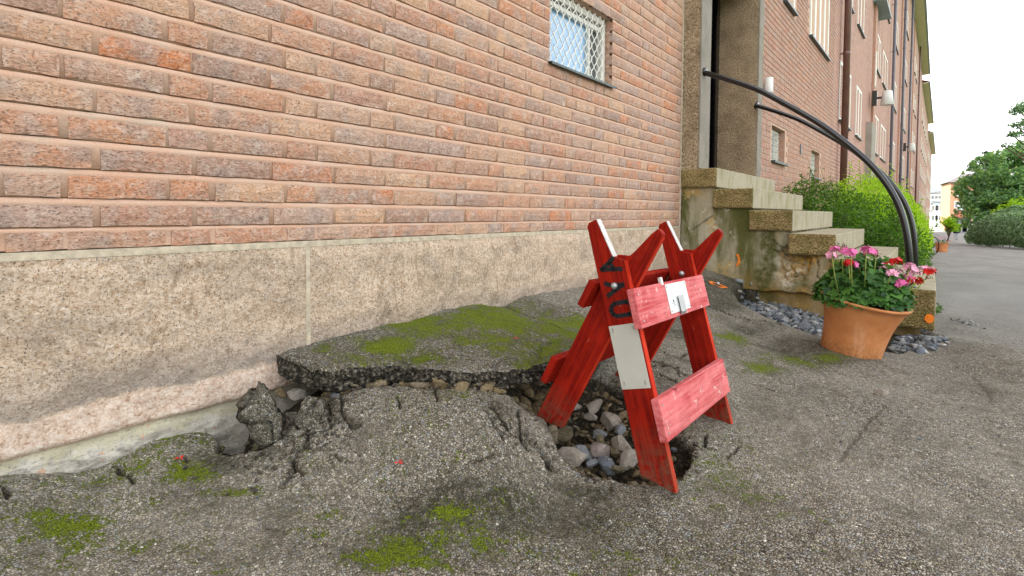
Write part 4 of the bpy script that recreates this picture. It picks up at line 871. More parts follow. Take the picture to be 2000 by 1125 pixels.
# ------------------------------------------------------------------ stone doorway
dw = thing('entrance_doorway', 'rough concrete door surround with smooth edges and a dark recessed door at the top of the stairs', 'doorway')
for (a, b) in ((4.72, 4.985), (6.70, 6.90)):
    j = link('jamb', None, dw); m = MB()
    yn = a if a < 5 else a
    m.box((-.34, a, .40), (.150, b, 3.0)); m.build('roughcast', M['rough'], j)
    m = MB(); m.box((.1505, a+.006, .42), (.166, b-.0, 3.0)); m.build('edge_strip', M['smoothc'], j, bevel=.003)
m = MB(); m.box((-.34, 4.985, 2.7), (.150, 6.70, 3.0)); m.build('lintel', M['rough'], dw)
m = MB(); m.box((-.40, 4.985, .42), (-.33, 5.06, 2.7)); m.box((-.40, 6.60, .42), (-.30, 6.699, 2.7)); m.box((-.40, 5.06, 2.55), (-.33, 6.60, 2.7)); m.build('door_frame', M['tube'], dw)
dd = link('door', None, dw); m = MB(); m.box((-.40, 5.06, .43), (-.36, 6.60, .60)); m.box((-.40, 5.06, .60), (-.36, 5.2, 2.55)); m.box((-.40, 6.45, .60), (-.36, 6.60, 2.55)); m.build('door_leaf', M['door'], dd); m = MB(); m.box((-.39, 5.2, .60), (-.375, 6.45, 2.55)); m.build('pane', M['glassd'], dd)
m = MB(); m.tube([(-.33, 5.28, 1.3), (-.33, 5.28, 1.7)], .012, 8); m.build('handle', M['steel'], dd)

# ------------------------------------------------------------------ stairs
st = thing('entrance_stairs', 'stained concrete stairs of six rough ended steps leading to the doorway', 'stairs')
SX0, RUN, SYN, RISE, SW, SZ = .328, .306, 4.70, .189, 2.195, .035
def rough_box(m_end, m_face, a, b, parent, name='step'):
    s = link(name, None, parent); (x0, y0, z0), (x1, y1, z1) = a, b
    m = MB(); m.box((x0, y0+.012, z0), (x1, y1, z1)); m.build('block', m_face, s, bevel=.006)
    nx, nz = max(4, int((x1-x0)/.008)), int((z1-z0)/.008); X_, Z_ = np.meshgrid(np.linspace(x0+.002, x1-.002, nx), np.linspace(z0+.001, z1-.001, nz))
    ed = np.minimum(np.minimum(X_-x0, x1-X_), np.minimum(Z_-z0, z1-Z_)); Y_ = y0+.013-sstep(0, .012, ed)*(.011+.003*fbm(X_*60, Z_*60, s=int(x0*90)+600, o=3))
    link('rough_end', new_mesh('rough_end', np.c_[X_.ravel(), Y_.ravel(), Z_.ravel()], grid_faces(nz, nx), m_end, True), s); return s
for i in range(6):
    x1 = SX0+RUN*i; x0 = 0.001 if i == 0 else x1-RUN-.032; zt = SZ+RISE*(2-i)
    rough_box(M['roughm'], M['tread'], (x0, SYN, zt-(.172 if i < 5 else .285)), (x1+(.0 if i < 5 else .0), SYN+SW, zt), st)
prof = [(0, .25)]
for i in range(0, 5): x1 = SX0+RUN*i; z_ = SZ+RISE*(2-i)-.17; prof += [(x1-.04, z_), (x1-.04, z_-RISE+.02)]
# plastered flank, gridded so that the losses have depth
X_, Z_ = np.meshgrid(np.arange(0, 1.60, .01), np.arange(-1.0, .26, .01)); keepv = np.zeros(X_.shape, bool)
top = np.interp(X_, [0, SX0-.02, SX0-.019, SX0+RUN-.02, SX0+RUN-.019, SX0+2*RUN-.02, SX0+2*RUN-.019, SX0+3*RUN-.02, SX0+3*RUN-.019, SX0+4*RUN-.02, SX0+4*RUN-.019, 2], [SZ+RISE*2-.165]*2+[SZ+RISE-.165]*2+[SZ-.165]*2+[SZ-RISE-.165]*2+[SZ-2*RISE-.165]*2+[SZ-3*RISE-.165]*2)
Z2 = np.minimum(Z_, top)
Yf = 4.745+.004*fbm(X_*8, Z2*8, s=701, o=4)
loss = sstep(.05, .22, .9-np.hypot((X_-.92)/.16, (Z2+.44)/.17)+.35*fbm(X_*10, Z2*10, s=703, o=3))
loss = np.maximum(loss, sstep(.1, .3, .75-np.hypot((X_-1.02)/.10, (Z2+.36)/.04)))
low = sstep(-.665, -.675, Z2-.02*X_+.012*fbm(X_*12, X_*0, s=705))
Yf = Yf+.05*loss*(1+.5*fbm(X_*30, Z2*30, s=707))+.07*low
wn_ = .05*fbm(X_*9, Z2*9, s=711, o=4); xw = X_+wn_; zw = Z2+wn_
green = np.exp(-((xw-.74)/.06)**2)*sstep(-.62, -.30, zw+.35)*1.2+np.exp(-((xw-.60)/.10)**2)*sstep(-.25, .05, zw)*.8+np.exp(-((xw-1.0)/.10)**2-((zw+.60)/.05)**2)*.9
ochre = np.exp(-((xw-1.03)/.10)**2-((zw+.42)/.07)**2)*1.1+np.exp(-((zw+.66)/.03)**2)*.6*(X_ > .7)
pale = np.exp(-((xw-.93)/.07)**2-((zw+.47)/.11)**2)*1.1+np.exp(-((xw-.30)/.05)**2-((zw+.1)/.10)**2)*.5
crk, _ = seg_dist((X_+.012*fbm(X_*30, Z2*30, s=713)).ravel(), Z2.ravel(), [(.80, -.22), (.87, -.30), (.89, -.38)]); crk2, _ = seg_dist((X_+.012*fbm(X_*30, Z2*30, s=713)).ravel(), Z2.ravel(), [(1.08, -.30), (1.13, -.40), (1.12, -.50), (1.20, -.58), (1.30, -.62)]); crk3, _ = seg_dist((X_+.012*fbm(X_*30, Z2*30, s=713)).ravel(), Z2.ravel(), [(.10, -.15), (.22, -.06), (.29, -.02)])
crack = np.clip(1-np.minimum(np.minimum(crk, crk2), crk3)/.009, 0, 1); Yf = Yf+.015*crack.reshape(Yf.shape)
link('flank_wall', new_mesh('flank_wall', np.c_[X_.ravel(), Yf.ravel(), Z2.ravel()], grid_faces(*X_.shape), M['plaster'], True, {'green': np.clip(green, 0, 1), 'ochre': np.clip(ochre+loss*.4, 0, 1), 'pale': np.clip(pale, 0, 1), 'crack': crack}), st)
m = MB()
for i in range(5): x1 = SX0+RUN*i; m.box((0 if i == 0 else x1-RUN-.03, 4.84, -1.2), (x1-.03, SYN+SW-.01, SZ+RISE*(2-i)-.17))
m.box((SX0+4*RUN-.03, 4.84, -1.2), (SX0+5*RUN-.08, SYN+SW-.02, SZ-3*RISE-.28)); m.build('stair_core', M['plaster'], st)
for (u, v, yy, lb) in ((1446, 508, 4.742, 'small orange marker dash on the stained stair flank'), (1815, 622, 4.699, 'orange marker spot on the end of the lowest step')):
    p = ony(u, v, yy); m = MB(); n = 20
    for k in range(n):
        a = 2*math.pi*k/n
    if u < 1500: P = [(p[0]+.05*(math.sin(q)-1)*.5+.0, yy-.008, p[2]+.055*math.cos(q)) for q in np.linspace(.2, 2.9, 8)]; P2 = [(x-.018, y, z*.9+p[2]*.1) for x, y, z in P]; m.add(P+P2, [(i, i+1, 8+i+1, 8+i) for i in range(7)])
    else: m.add([(p[0], yy-.006, p[2])]+[(p[0]+.026*math.cos(2*math.pi*k/n)*(1+.15*math.sin(3*k)), yy-.006, p[2]+.033*math.sin(2*math.pi*k/n)) for k in range(n)], [(0, k+1, (k+1) % n+1) for k in range(n)])
    m.build('paint_mark', M['spray'], st)
# gravel supporting stones under the bottom step
rock(1808, 652, -.90, 40, 'stoneo', 'brown stone half hidden under the end of the lowest step', flat=.9)
rock(1790, 650, -.90, 26, 'stonet', 'tan stone under the lowest step beside the pot rim', flat=.9)
# handrails: one continuous bent tube each
HR = [(.150,1.300),(.30,1.237),(.607,1.09),(.76,.985),(.93,.862),(1.08,.75),(1.20,.645),(1.377,.468),(1.46,.370),(1.525,.275),(1.58,.180),(1.620,.090),(1.652,-.01),(1.674,-.11),(1.690,-.22),(1.700,-.33),(1.706,-.42),(1.708,-.55)]
def smooth(P, n=4):
    P = np.array(P)
    for _ in range(2):
        Q = [P[0]]
        for a, b in zip(P[:-1], P[1:]): Q += [.75*a+.25*b, .25*a+.75*b]
        P = np.array(Q+[P[-1]])
    return P
for (yy, lb) in ((4.80, 'near black bent handrail curving from the door jamb down to the lowest step'), (6.62, 'far black bent handrail on the hedge side of the steps')):
    t = thing('handrail', lb, 'handrail', (0, yy, 0)); P = smooth(HR); m = MB(); m.tube([(x, 0, z) for x, z in P], .0235, 14); m.build('rail_tube', M['tube'], t, True)
    m = MB(); m.tube([(.160, 0, 1.298), (.176, 0, 1.292)], .045, 16); m.build('wall_flange', M['tube'], t, True)
    m = MB(); m.lathe([(.05, 0), (.05, .006), (.03, .012), (.024, .02)], 16, (1.708, 0, SZ-3*RISE+.001)); m.build('foot_flange', M['tube'], t, True)

# ------------------------------------------------------------------ barricade
BO = np.array([1.071, 1.412, -.221])
def bframe(psi, t1, t2):
    b = np.array([math.cos(psi), math.sin(psi), 0]); a = np.array([math.sin(psi), -math.cos(psi), 0]); u = np.array([0, 0, 1.])
    def rot(v, k, t): return v*math.cos(t)+np.cross(k, v)*math.sin(t)+k*(k@v)*(1-math.cos(t))
    a2, u2 = rot(a, b, t1), rot(u, b, t1); return a2, rot(b, a2, t2), rot(u2, a2, t2)
aa, bb, uu = bframe(1.575, 0, -.02); AF, AB, BW, TH = .265, .472, .555, .024
root = thing('barricade', 'red wooden folding barricade with forked tops standing over the hole in the asphalt', 'barricade', tuple(BO))
FD = (math.sin(AF)*aa-math.cos(AF)*uu, math.cos(AF)*aa+math.sin(AF)*uu); BD = (-math.sin(AB)*aa-math.cos(AB)*uu, math.cos(AB)*aa-math.sin(AB)*uu)
def bpart(name, m, mat, frame, boff, bevel=.0015, parent=root, label=None):
    """mesh in local (s, b, t): s along the board, b along the rails, t across"""
    o = m.build(name, mat, parent, bevel=bevel); d, n = frame
    o.matrix_local = Matrix(((d[0], bb[0], n[0], bb[0]*boff), (d[1], bb[1], n[1], bb[1]*boff), (d[2], bb[2], n[2], bb[2]*boff), (0, 0, 0, 1)))
    if label: o['label'] = label
    return o
LF = [(-.214,-.012),(-.209,-.042),(-.198,-.050),(.558,-.049),(.606,.049),(-.070,.049),(-.086,.017)]
LB_ = [(-.215,.030),(-.208,.048),(-.198,.052),(.535,.049),(.578,-.049),(-.080,-.049),(-.097,-.012),(-.118,-.003),(-.190,.018)]
ax = lambda p, q, d: (p, d, q)
for k, off in enumerate((0, BW)):
    m = MB(); m.prism(LF, ax, 0, TH); o = bpart('leg', m, M['red'], FD, off, label='front leg with painted letters and a grey reflector plate' if k == 0 else None)
    m = MB(); m.prism([(-.2135,-.0105),(-.088,.0180),(-.0885,.0155),(-.2140,-.0130)], ax, -.0008, TH+.0008); bpart('worn_edge', m, M['chip'], FD, off, 0)
    m = MB(); m.prism([(-.068,.0492),(.604,.0492),(.604,.0502),(-.068,.0502)], ax, .001, TH-.001); bpart('board_edge', m, M['rededge'], FD, off, 0)
    m = MB(); m.prism(LB_, ax, 0, TH); bpart('leg', m, M['red'], BD, off+TH+.001)
    m = MB(); m.prism([(-.196,.0522),(.534,.0492),(.534,.0502),(-.196,.0532)], ax, .001, TH-.001); bpart('board_edge', m, M['rededge'], BD, off+TH+.001, 0)
    m = MB(); n = 16; prf = [(.011, -.001), (.011, -.004), (.009, -.008), (.005, -.011), (.0005, -.012)]
    V = [(r*math.cos(2*math.pi*q/n), z, r*math.sin(2*math.pi*q/n)) for r, z in prf for q in range(n)]; m.add(V, [(i*n+q, i*n+(q+1) % n, (i+1)*n+(q+1) % n, (i+1)*n+q) for i in range(4) for q in range(n)])
    m.tube([(0, TH*2, 0), (0, TH*2+.014, 0)], .006, 10); bpart('bolt', m, M['steel'], FD, off, 0)
for (s0, s1, b0, b1) in ((.018, .136, -.030, BW+.008), (.336, .455, -.030, BW+.008)):
    m = MB(); m.box((s0, b0, .0505), (s1, b1, .0505+TH)); rl_ = bpart('rail', m, M['redfade'], FD, 0, .002, label='faded pink upper rail with a white plate' if s0 < .1 else 'faded pink lower rail')
    for bx in (-.010, BW-.0):
        for ss in (s0+.02, s1-.02):
            m = MB(); m.tube([(ss, bx, .0505+TH), (ss, bx, .0505+TH+.0015)], .0032, 8); bpart('screw', m, M['steel'], FD, 0, 0)
for (s0, s1, b0, b1) in ((.020, .112, -.026, BW+.03), (.315, .415, -.026, BW+.03)):
    m = MB(); m.box((s0, b0, -.0735), (s1, b1, -.0500)); bpart('rail', m, M['red'], BD, 0, .002, label='back rail')
m = MB(); m.box((.118, -.0022, -.0485), (.309, -.0004, .0455)); pl_ = bpart('reflector_plate', m, M['plate'], FD, 0, .0005)
for ss, tt in ((.132, -.036), (.132, .033), (.292, -.036), (.292, .033)):
    m = MB(); m.box((ss-.006, -.0040, tt-.0016), (ss+.006, -.0020, tt+.0016)); bpart('staple', m, M['steel'], FD, 0, 0)
x0t = .0505+TH
m = MB(); m.box((.026, .192, x0t+.0004), (.122, .366, x0t+.0025)); bpart('label_plate', m, M['whiteplate'], FD, 0, .0008)
m = MB(); m.prism([(.072, .006), (.070, .010), (.124, .010), (.133, .005), (.133, .003), (.122, .0075), (.076, .0075)], lambda p, q, d: (p, d, x0t+q), .262, .305); bpart('hook', m, M['steel'], FD, 0, .0005)
for ss, b_ in ((.034, .20), (.034, .357), (.114, .20), (.114, .357)):
    m = MB(); m.tube([(ss, b_, x0t+.0025), (ss, b_, x0t+.004)], .003, 8); bpart('screw', m, M['steel'], FD, 0, 0)
m = MB()
for a, b_, w_, h_ in ((.080, .225, .018, .006), (.088, .218, .008, .004), (.088, .232, .010, .004), (.095, .226, .005, .004), (.095, .236, .005, .004)): m.box((a, b_, x0t+.0026), (a+h_, b_+w_*.5, x0t+.0030))
bpart('stamp_print', m, M['black'], FD, 0, 0)
m = MB(); m.box((.0, .165, x0t-.006), (.026, .180, x0t+.004)); bpart('zip_tie', m, M['whiteplate'], FD, 0, .001)
# painted letters O V A, running up the near front leg
def stroke(m, pts, w=.0068):
    for p, q in zip(pts[:-1], pts[1:]):
        d = np.array(q)-np.array(p); L = np.linalg.norm(d); d = d/L; n = np.array([-d[1], d[0]])*w; p_ = np.array(p)-d*w*.5; q_ = np.array(q)+d*w*.5
        c = [p_+n, q_+n, q_-n, p_-n]; m.add([(c_[0], -.0011, c_[1]) for c_ in c]+[(c_[0], -.0004, c_[1]) for c_ in c], [(0, 1, 2, 3), (0, 4, 5, 1), (1, 5, 6, 2), (2, 6, 7, 3), (3, 7, 4, 0)])
Oq = [(.052, -.012),(.052, .026),(.058, .038),(.070, .044),(.084, .040),(.091, .030),(.091, -.012),(.085, -.024),(.072, -.029),(.060, -.024),(.052, -.012)]
m = MB(); stroke(m, Oq); bpart('letter', m, M['black'], FD, 0, 0)
m = MB(); stroke(m, [(-.013, -.030), (-.004, -.012)]); stroke(m, [(-.004, -.012), (.001, .030)]); stroke(m, [(.001, .030), (.013, 0), (.026, -.029)]); bpart('letter', m, M['black'], FD, 0, 0)
m = MB(); stroke(m, [(-.084, .016), (-.070, -.006), (-.057, -.032)]); stroke(m, [(-.057, -.032), (-.046, .036)]); stroke(m, [(-.072, .002), (-.049, .010)]); bpart('letter', m, M['black'], FD, 0, 0)

# ------------------------------------------------------------------ pots and plants
def leaf_mesh(name, P, N, size, mat, seed, asp=.6, rnd=None, fold=.15):
    r = np.random.default_rng(seed); n = len(P); s = size*r.uniform(.6, 1.25, n)
    d = r.normal(size=(n, 3)); d += N*.6; d /= np.linalg.norm(d, axis=1)[:, None]; e = np.cross(d, r.normal(size=(n, 3))); e /= np.linalg.norm(e, axis=1)[:, None]; f = np.cross(d, e)
    S = s[:, None]; V = np.stack([P-e*S*.5, P+f*S*asp*.5+d*S*fold, P+e*S*.5, P-f*S*asp*.5+d*S*fold], 1).reshape(-1, 3)
    Fc = np.arange(n*4).reshape(n, 4); rr = r.random(n) if rnd is None else np.clip(rnd, 0, 1)
    return new_mesh(name, V, Fc, mat, False, {'rnd': np.repeat(rr, 4)})
def crown_pts(centres, radii, n, seed, shell=.55, flat=1.):
    r = np.random.default_rng(seed); C_ = np.array(centres, float); R_ = np.array(radii, float); w = (R_**2)/(R_**2).sum(); idx = r.choice(len(C_), n, p=w)
    d = r.normal(size=(n, 3)); d /= np.linalg.norm(d, axis=1)[:, None]; k = shell+(1-shell)*r.random(n)**.6; P = C_[idx]+d*(R_[idx]*k)[:, None]*np.array([1, 1, flat]); return P, d, idx
def twigs(m, P0, tips, r0):
    for t in tips: mid = .5*(np.array(P0)+np.array(t))+np.random.default_rng(int(abs(t[0])*999)).normal(size=3)*.05; m.tube([P0, mid, t], [r0, r0*.6, r0*.25], 5)
# geraniums
def geranium(root_loc, label, R, n_leaf, seed, heads, spread):
    g_ = thing('geranium', label, 'plant', root_loc); r = np.random.default_rng(seed); V, Fs, Rn = [], [], []; k = 0; stems = MB()
    for i in range(n_leaf):
        a = r.uniform(0, 6.28); q = R*math.sqrt(r.random())*1.02; c = np.array([q*math.cos(a)*spread, q*math.sin(a)*spread, .03+.16*(1-(q/R)**2.5)*r.uniform(.25, 1.15)+.07*r.random()**2-.03*(q/R)**2])
        nrm_ = np.array([math.cos(a)*q/R*.9, math.sin(a)*q/R*.9, .8])+r.normal(size=3)*.35; nrm_ /= np.linalg.norm(nrm_); e = np.cross(nrm_, r.normal(size=3)); e /= np.linalg.norm(e); f = np.cross(nrm_, e); s = r.uniform(.014, .030)
        V.append(c-nrm_*s*.12); L = 14; rv = r.random()
        for j in range(L):
            t = -2.75+5.5*j/(L-1); rad = s*(1+.13*math.cos(5*t))*(1 if j % 2 else .9); V.append(c+e*rad*math.cos(t)+f*rad*math.sin(t)+nrm_*s*.16*math.sin(3*t+a))
        for j in range(L-1): Fs.append((k, k+1+j, k+2+j))
        Rn += [rv]*(L+1); k += L+1
        if i % 3 == 0: stems.tube([(c[0]*.3, c[1]*.3, -.02), (c[0]*.8, c[1]*.8, c[2]*.6), tuple(c)], .0016, 4, False)
    link('foliage', new_mesh('foliage', V, Fs, M['leafg'], True, {'rnd': Rn}), g_, kind='stuff')
    stems.build('stems', M['stem'], g_, kind='stuff')
    for (x, y, z, kd) in heads:
        m = MB(); m.tube([(x*.75, y*.75, .05), (x*.9, y*.9, z*.6), (x, y, z)], .0024, 6); s_ = m.build('flower_stem', M['stem'], g_, True)
        m = MB(); 
        for q in range(9 if kd != 'wither' else 12):
            d = r.normal(size=3); d /= np.linalg.norm(d); d[2] = abs(d[2])*.7+.1; c = np.array([x, y, z])+d*r.uniform(.014, .032); m.tube([(x, y, z-.004), tuple(c)], .0008, 3, False)
            for w in range(5):
                a = w*1.256+q; e = np.cross(d, [.3, .5, .8]); e /= np.linalg.norm(e); f = np.cross(d, e); ro = .019 if kd != 'wither' else .005; u1 = e*math.cos(a)+f*math.sin(a); u2 = e*math.cos(a+.55)+f*math.sin(a+.55); u0 = e*math.cos(a-.55)+f*math.sin(a-.55)
                m.add([c, c+u0*ro*.7+d*.002, c+u1*ro+d*.004, c+u2*ro*.7+d*.002], [(0, 1, 2, 3)])
        m.build('flower_head', M[{'pink': 'pink', 'pale': 'pinkl', 'red': 'redp', 'wither': 'wither'}[kd]], s_)
    return g_
def pot(name, loc, rt, rb, h, label, tilt=(0, 0, 0)):
    p = thing(name, label, 'flower pot', loc); p.rotation_euler = tilt; m = MB()
    pr = [(rb-.012, 0), (rb, .0), (rb, .012)]
    for t in np.linspace(0, 1, 10)[1:]: pr.append((rb+(rt-.012-rb)*(t**2.6)*.8+(rt-.012-rb)*.2*t, .012+(h-.03)*t))
    pr += [(rt-.004, h-.016), (rt, h-.010), (rt, h-.003), (rt-.004, h), (rt-.016, h), (rt-.020, h-.006), (rt-.03, h-.05)]
    m.lathe(pr, 56); m.build('pot_wall', M['terra'], p, True); m = MB(); m.lathe([(0, 0), (rt-.03, 0)], 32, (0, 0, h-.05)); m.build('soil', M['potsoil'], p); return p
PX, PY = 1.475, 3.50
PZ = gz(PX, PY)-.008
pt = pot('flower_pot', (PX, PY, PZ), .222, .150, .325, 'tilted terracotta pot of geraniums in front of the concrete stairs', (math.radians(3), math.radians(11), 0))
hd = []
for u, v, kd in ((1634,490,'pink'),(1652,492,'pink'),(1662,496,'pink'),(1692,490,'pink'),(1700,495,'pink'),(1643,482,'wither'),(1711,502,'wither'),(1750,512,'red'),(1741,514,'red'),(1745,524,'wither'),(1716,516,'pale'),(1740,535,'pale'),(1750,534,'pale'),(1663,518,'pink'),(1658,516,'red'),(1777,524,'pale'),(1775,545,'pink'),(1788,552,'red'),(1808,528,'pale'),(1815,533,'red'),(1806,545,'wither'),(1797,536,'wither'),(1625,500,'pale'),(1672,512,'pink'),(1683,508,'wither'),(1728,528,'pale'),(1765,540,'wither'),(1785,535,'pale'),(1762,556,'pink'),(1690,540,'pale'),(1650,535,'pink')):
    d_ = 2.88+.16*math.sin(u*1.7); q = at(u, v, d_)-np.array([PX+.045, PY, PZ+.300]); hd.append((q[0], q[1], q[2], kd))
gm = geranium((PX+.045, PY, PZ+.300), 'bushy geranium with pink and red flower heads in the near terracotta pot', .228, 1500, 3, hd, 1.0)
p2 = at(1839.5, 474, 23.2); sp_ = thing
pot('flower_pot', (p2[0], p2[1], gz(p2[0], p2[1])), .27, .20, .42, 'small distant terracotta pot at the far end of the hedge')
geranium((p2[0], p2[1], gz(p2[0], p2[1])+.40), 'distant pink and red flowers in the small far pot', .22, 70, 5, [(-.05, 0, .22, 'pink'), (.03, -.1, .24, 'pale'), (-.1, .05, .25, 'pink'), (.18, .1, .12, 'red'), (.28, .1, .1, 'red'), (.1, -.05, .25, 'pink')], 1.0)

# hedge behind the stairs
def bush(name, label, cs, rs, n, size, mat, seed, shoots=0, base=None, cat='bush', shell=.6, flat=1.):
    b = thing(name, label, cat, base); B0 = np.array(base); P, N, idx = crown_pts(cs, rs, n, seed, shell, flat); m = MB(); r = np.random.default_rng(seed+1)
    keep = P[:, 2] > B0[2]+.02; P, N = P[keep], N[keep]
    if shoots:
        ex = []
        for _ in range(shoots):
            i = r.integers(len(cs)); c = np.array(cs[i]); a = r.uniform(0, 6.28); q = r.uniform(0, .75)*rs[i]; t0 = c+np.array([q*math.cos(a), q*math.sin(a), rs[i]*flat*.72]); L = r.uniform(.12, .34)*rs[i]/.5; d = np.array([r.normal()*.25, r.normal()*.25, 1.]); d /= np.linalg.norm(d)
            m.tube([t0-d*.1-B0, t0+d*L-B0], [.004, .0015], 4, False)
            for k in np.linspace(0, 1, 16): ex.append(t0+d*L*k+r.normal(size=3)*size*.55)
        ex = np.array(ex); P = np.concatenate([P, ex]); N = np.concatenate([N, np.tile([0, 0, 1.], (len(ex), 1))])
    link('foliage', leaf_mesh('foliage', P-B0, N, size, mat, seed), b, kind='stuff')
    for _ in range(24): c = np.array(cs[r.integers(len(cs))]); m.tube([(c[0]-B0[0]+r.normal()*.05, c[1]-B0[1]+r.normal()*.05, 0), (c-B0+r.normal(size=3)*.2)], [.014, .006], 5, False)
    m.build('branches', M['bark'], b, kind='stuff'); return b
bush('hedge_bush', 'dense leafy bush coloured dark green for shade, directly behind the concrete stairs', [(.55, 7.75, -.25), (1.0, 7.7, -.35), (1.35, 7.8, -.5), (.7, 8.4, -.1), (1.2, 8.5, -.2), (.45, 8.3, .0), (1.45, 8.2, -.45), (.9, 7.55, -.6), (1.5, 7.6, -.65)], [.5, .5, .45, .55, .5, .5, .42, .45, .38], 30000, .036, M['leafh'], 11, 46, (.9, 8.0, -1.0))
bush('hedge_bush', 'bush coloured bright lime green as if lit, bulging over the edge of the path beyond the stairs', [(1.15, 9.3, -.1), (1.35, 9.6, -.35), (1.25, 10.4, -.1), (.95, 10.2, .1), (1.42, 9.0, -.6), (1.42, 10.6, -.5), (1.25, 11.8, -.15), (1.45, 11.4, -.5), (1.0, 11.6, .1), (1.35, 13., -.35), (1.2, 14.5, -.3), (1.4, 14., -.6), (.95, 13., .1)], [.55, .45, .5, .6, .38, .42, .55, .42, .6, .52, .6, .5, .6], 36000, .042, M['leafy'], 12, 60, (1.4, 10.5, -1.05))
bush('hedge_bush', 'farther bush coloured lime green as if lit, beside the parked bicycle', [(.9, 17, -.3), (.8, 19, -.3), (.9, 20.5, -.5), (1.0, 18, -.6)], [.65, .7, .65, .55], 9000, .07, M['leafy'], 13, 20, (1.2, 19, -1.35))
# low weeds at the step foot
for (u, v, lb) in ((1835, 580, 'small weed beside the lowest step at the path edge'), (1832, 592, 'tiny weed near the orange marked step')):
    p = onz(u, v, -.80); b = thing('weed', lb, 'weed', (p[0], p[1], gz(p[0], p[1]))); r = np.random.default_rng(u); P = r.normal(size=(26, 3))*np.array([.02, .03, .015])+np.array([0, 0, .03]); link('foliage', leaf_mesh('foliage', P, np.tile([0, 0, 1.], (26, 1)), .028, M['leafh'], u), b, kind='stuff')

# trees on the right, small tree at the end of the path
def tree(name, label, base, h, cs, rs, n, size, mat, seed, shell=.35, flat=.8):
    t = thing(name, label, 'tree', base); B0 = np.array(base); P, N, idx = crown_pts(cs, rs, n, seed, shell, flat)
    # clump the leaves so that gaps show
    q = fbm(P[:, 0]*1.1, P[:, 1]*1.1, P[:, 2]*1.3, s=seed, o=3); k = q > -.12; P, N = P[k], N[k]
    link('crown', leaf_mesh('crown', P-B0, N, size, mat, seed), t, kind='stuff')
    m = MB(); top = np.mean(cs, 0); m.tube([(0, 0, 0), (.1, .05, h*.3), tuple(top-B0)], [min(.22, h*.045), min(.17, h*.03), .05], 8); m.build('trunk', M['bark'], t, True)
    for c in cs:
        m = MB(); m.tube([(.1, .05, h*.3), tuple(.5*(np.array(c)-B0)+np.array([.05, 0, h*.2])), tuple(np.array(c)-B0)], [.09, .06, .02], 6); m.build('limb', M['bark'], t, True)
    return t
def ats(L): return [tuple(at(u, v, d)) for u, v, d in L]
T1 = ats([(1930,400,46),(1960,390,45),(1910,420,46),(1905,370,47),(1940,345,46),(1980,350,45),(1995,320,45),(1965,320,46),(1925,325,47),(2010,380,44),(2040,350,44),(1903,405,48),(1903,345,48),(2030,300,45)])
bz = at(1950, 475, 46); tree('broadleaf_tree', 'large green tree behind the shrub bank on the right', (bz[0], bz[1], -2.4), 6, T1, [2.2,2.2,1.8,1.7,1.9,2.1,2,1.8,1.3,2.3,2.3,1.3,1.1,2.1], 48000, .27, M['leaft'], 21)
T2 = ats([(1926,300,52),(1926,318,52),(1924,336,52),(1940,352,52),(1912,352,52),(1930,366,52)])
bz = at(1926, 470, 52); tree('conifer_tree', 'pointed tree rising behind the large green tree', (bz[0], bz[1], -2.6), 7, T2, [.35,.6,.9,1.2,1.2,1.5], 9000, .17, M['leafd'], 22)
T3 = ats([(1990,215,24),(2010,205,24),(1985,245,24),(2000,262,24),(1975,262,24),(1970,283,24),(1990,285,24),(2015,300,24),(1960,285,24),(2020,240,24),(2060,250,24),(2080,300,24)])
bz = at(2150, 470, 24); tree('broadleaf_tree', 'loose branches of a nearer tree reaching in from the right edge', (bz[0], bz[1], -1.9), 5, T3, [.42,.5,.3,.4,.25,.22,.4,.45,.16,.6,1.2,1.2], 6500, .13, M['leafb'], 23, .1, .6)
T4 = ats([(1850,440,62),(1858,434,62),(1844,438,62),(1862,442,62)])
bz = at(1851, 464, 62); tree('small_tree', 'small yellow green tree at the end of the path', (bz[0], bz[1], -3.1), 2, T4, [1.2,.9,1.1,.9], 5200, .19, M['leafy'], 24, .0)
T5 = ats([(1975,410,40),(1995,400,40),(1955,420,41),(2010,415,38)])
bz = at(1980, 470, 40); tree('small_tree', 'yellowish shrub tree between the large tree and the shrub bank', (bz[0], bz[1], -2.2), 2, T5, [.9,.9,.7,1.], 6000, .13, M['leafy'], 25)
S1 = [(at(u, v+6, d)) for u, v, d in ((1908,458,44),(1922,450,42),(1940,445,40),(1955,440,38),(1975,440,36),(1995,442,34),(2020,445,32),(2050,450,30),(1960,425,40),(1990,420,38))]
bush('shrub_bank', 'rounded blue green shrub bank along the right side of the path', [tuple(p) for p in S1], [.8,1.0,1.2,1.2,1.2,1.2,1.2,1.2,.9,1.], 20000, .20, M['leafs'], 31, 0, (S1[4][0], S1[4][1], -2.4), 'shrub', .7)

# ------------------------------------------------------------------ bicycle, person
bp = at(1832, 482, 20.5); bc = thing('bicycle', 'dark bicycle parked half hidden behind the hedge', 'bicycle', (bp[0]-.12, bp[1], gz(bp[0], bp[1]))); bc.rotation_euler = (0, 0, .45)
for yy in (0, 1.05):
    w = link('wheel', None, bc, (0, yy, .34)); m = MB(); m.tube([(0, .33*math.cos(a), .33*math.sin(a)) for a in np.linspace(0, 2*math.pi, 33)], .018, 6, False); m.build('tyre', M['rubber'], w, True)
    m = MB()
    for a in np.linspace(0, math.pi, 9)[:-1]: m.tube([(0, -.32*math.cos(a), -.32*math.sin(a)), (0, .32*math.cos(a), .32*math.sin(a))], .0015, 3)
    m.build('spokes', M['steel'], w, kind='stuff')
m = MB()
for a, b_ in (((0, 0, .34), (0, .28, .82)), ((0, .28, .82), (0, .45, .32)), ((0, .45, .32), (0, 0, .34)), ((0, .28, .78), (0, .88, .80)), ((0, .45, .32), (0, .88, .74)), ((0, .86, .92), (0, 1.05, .34)), ((0, .28, .82), (0, .25, .92))): m.tube([a, b_], .016, 8)
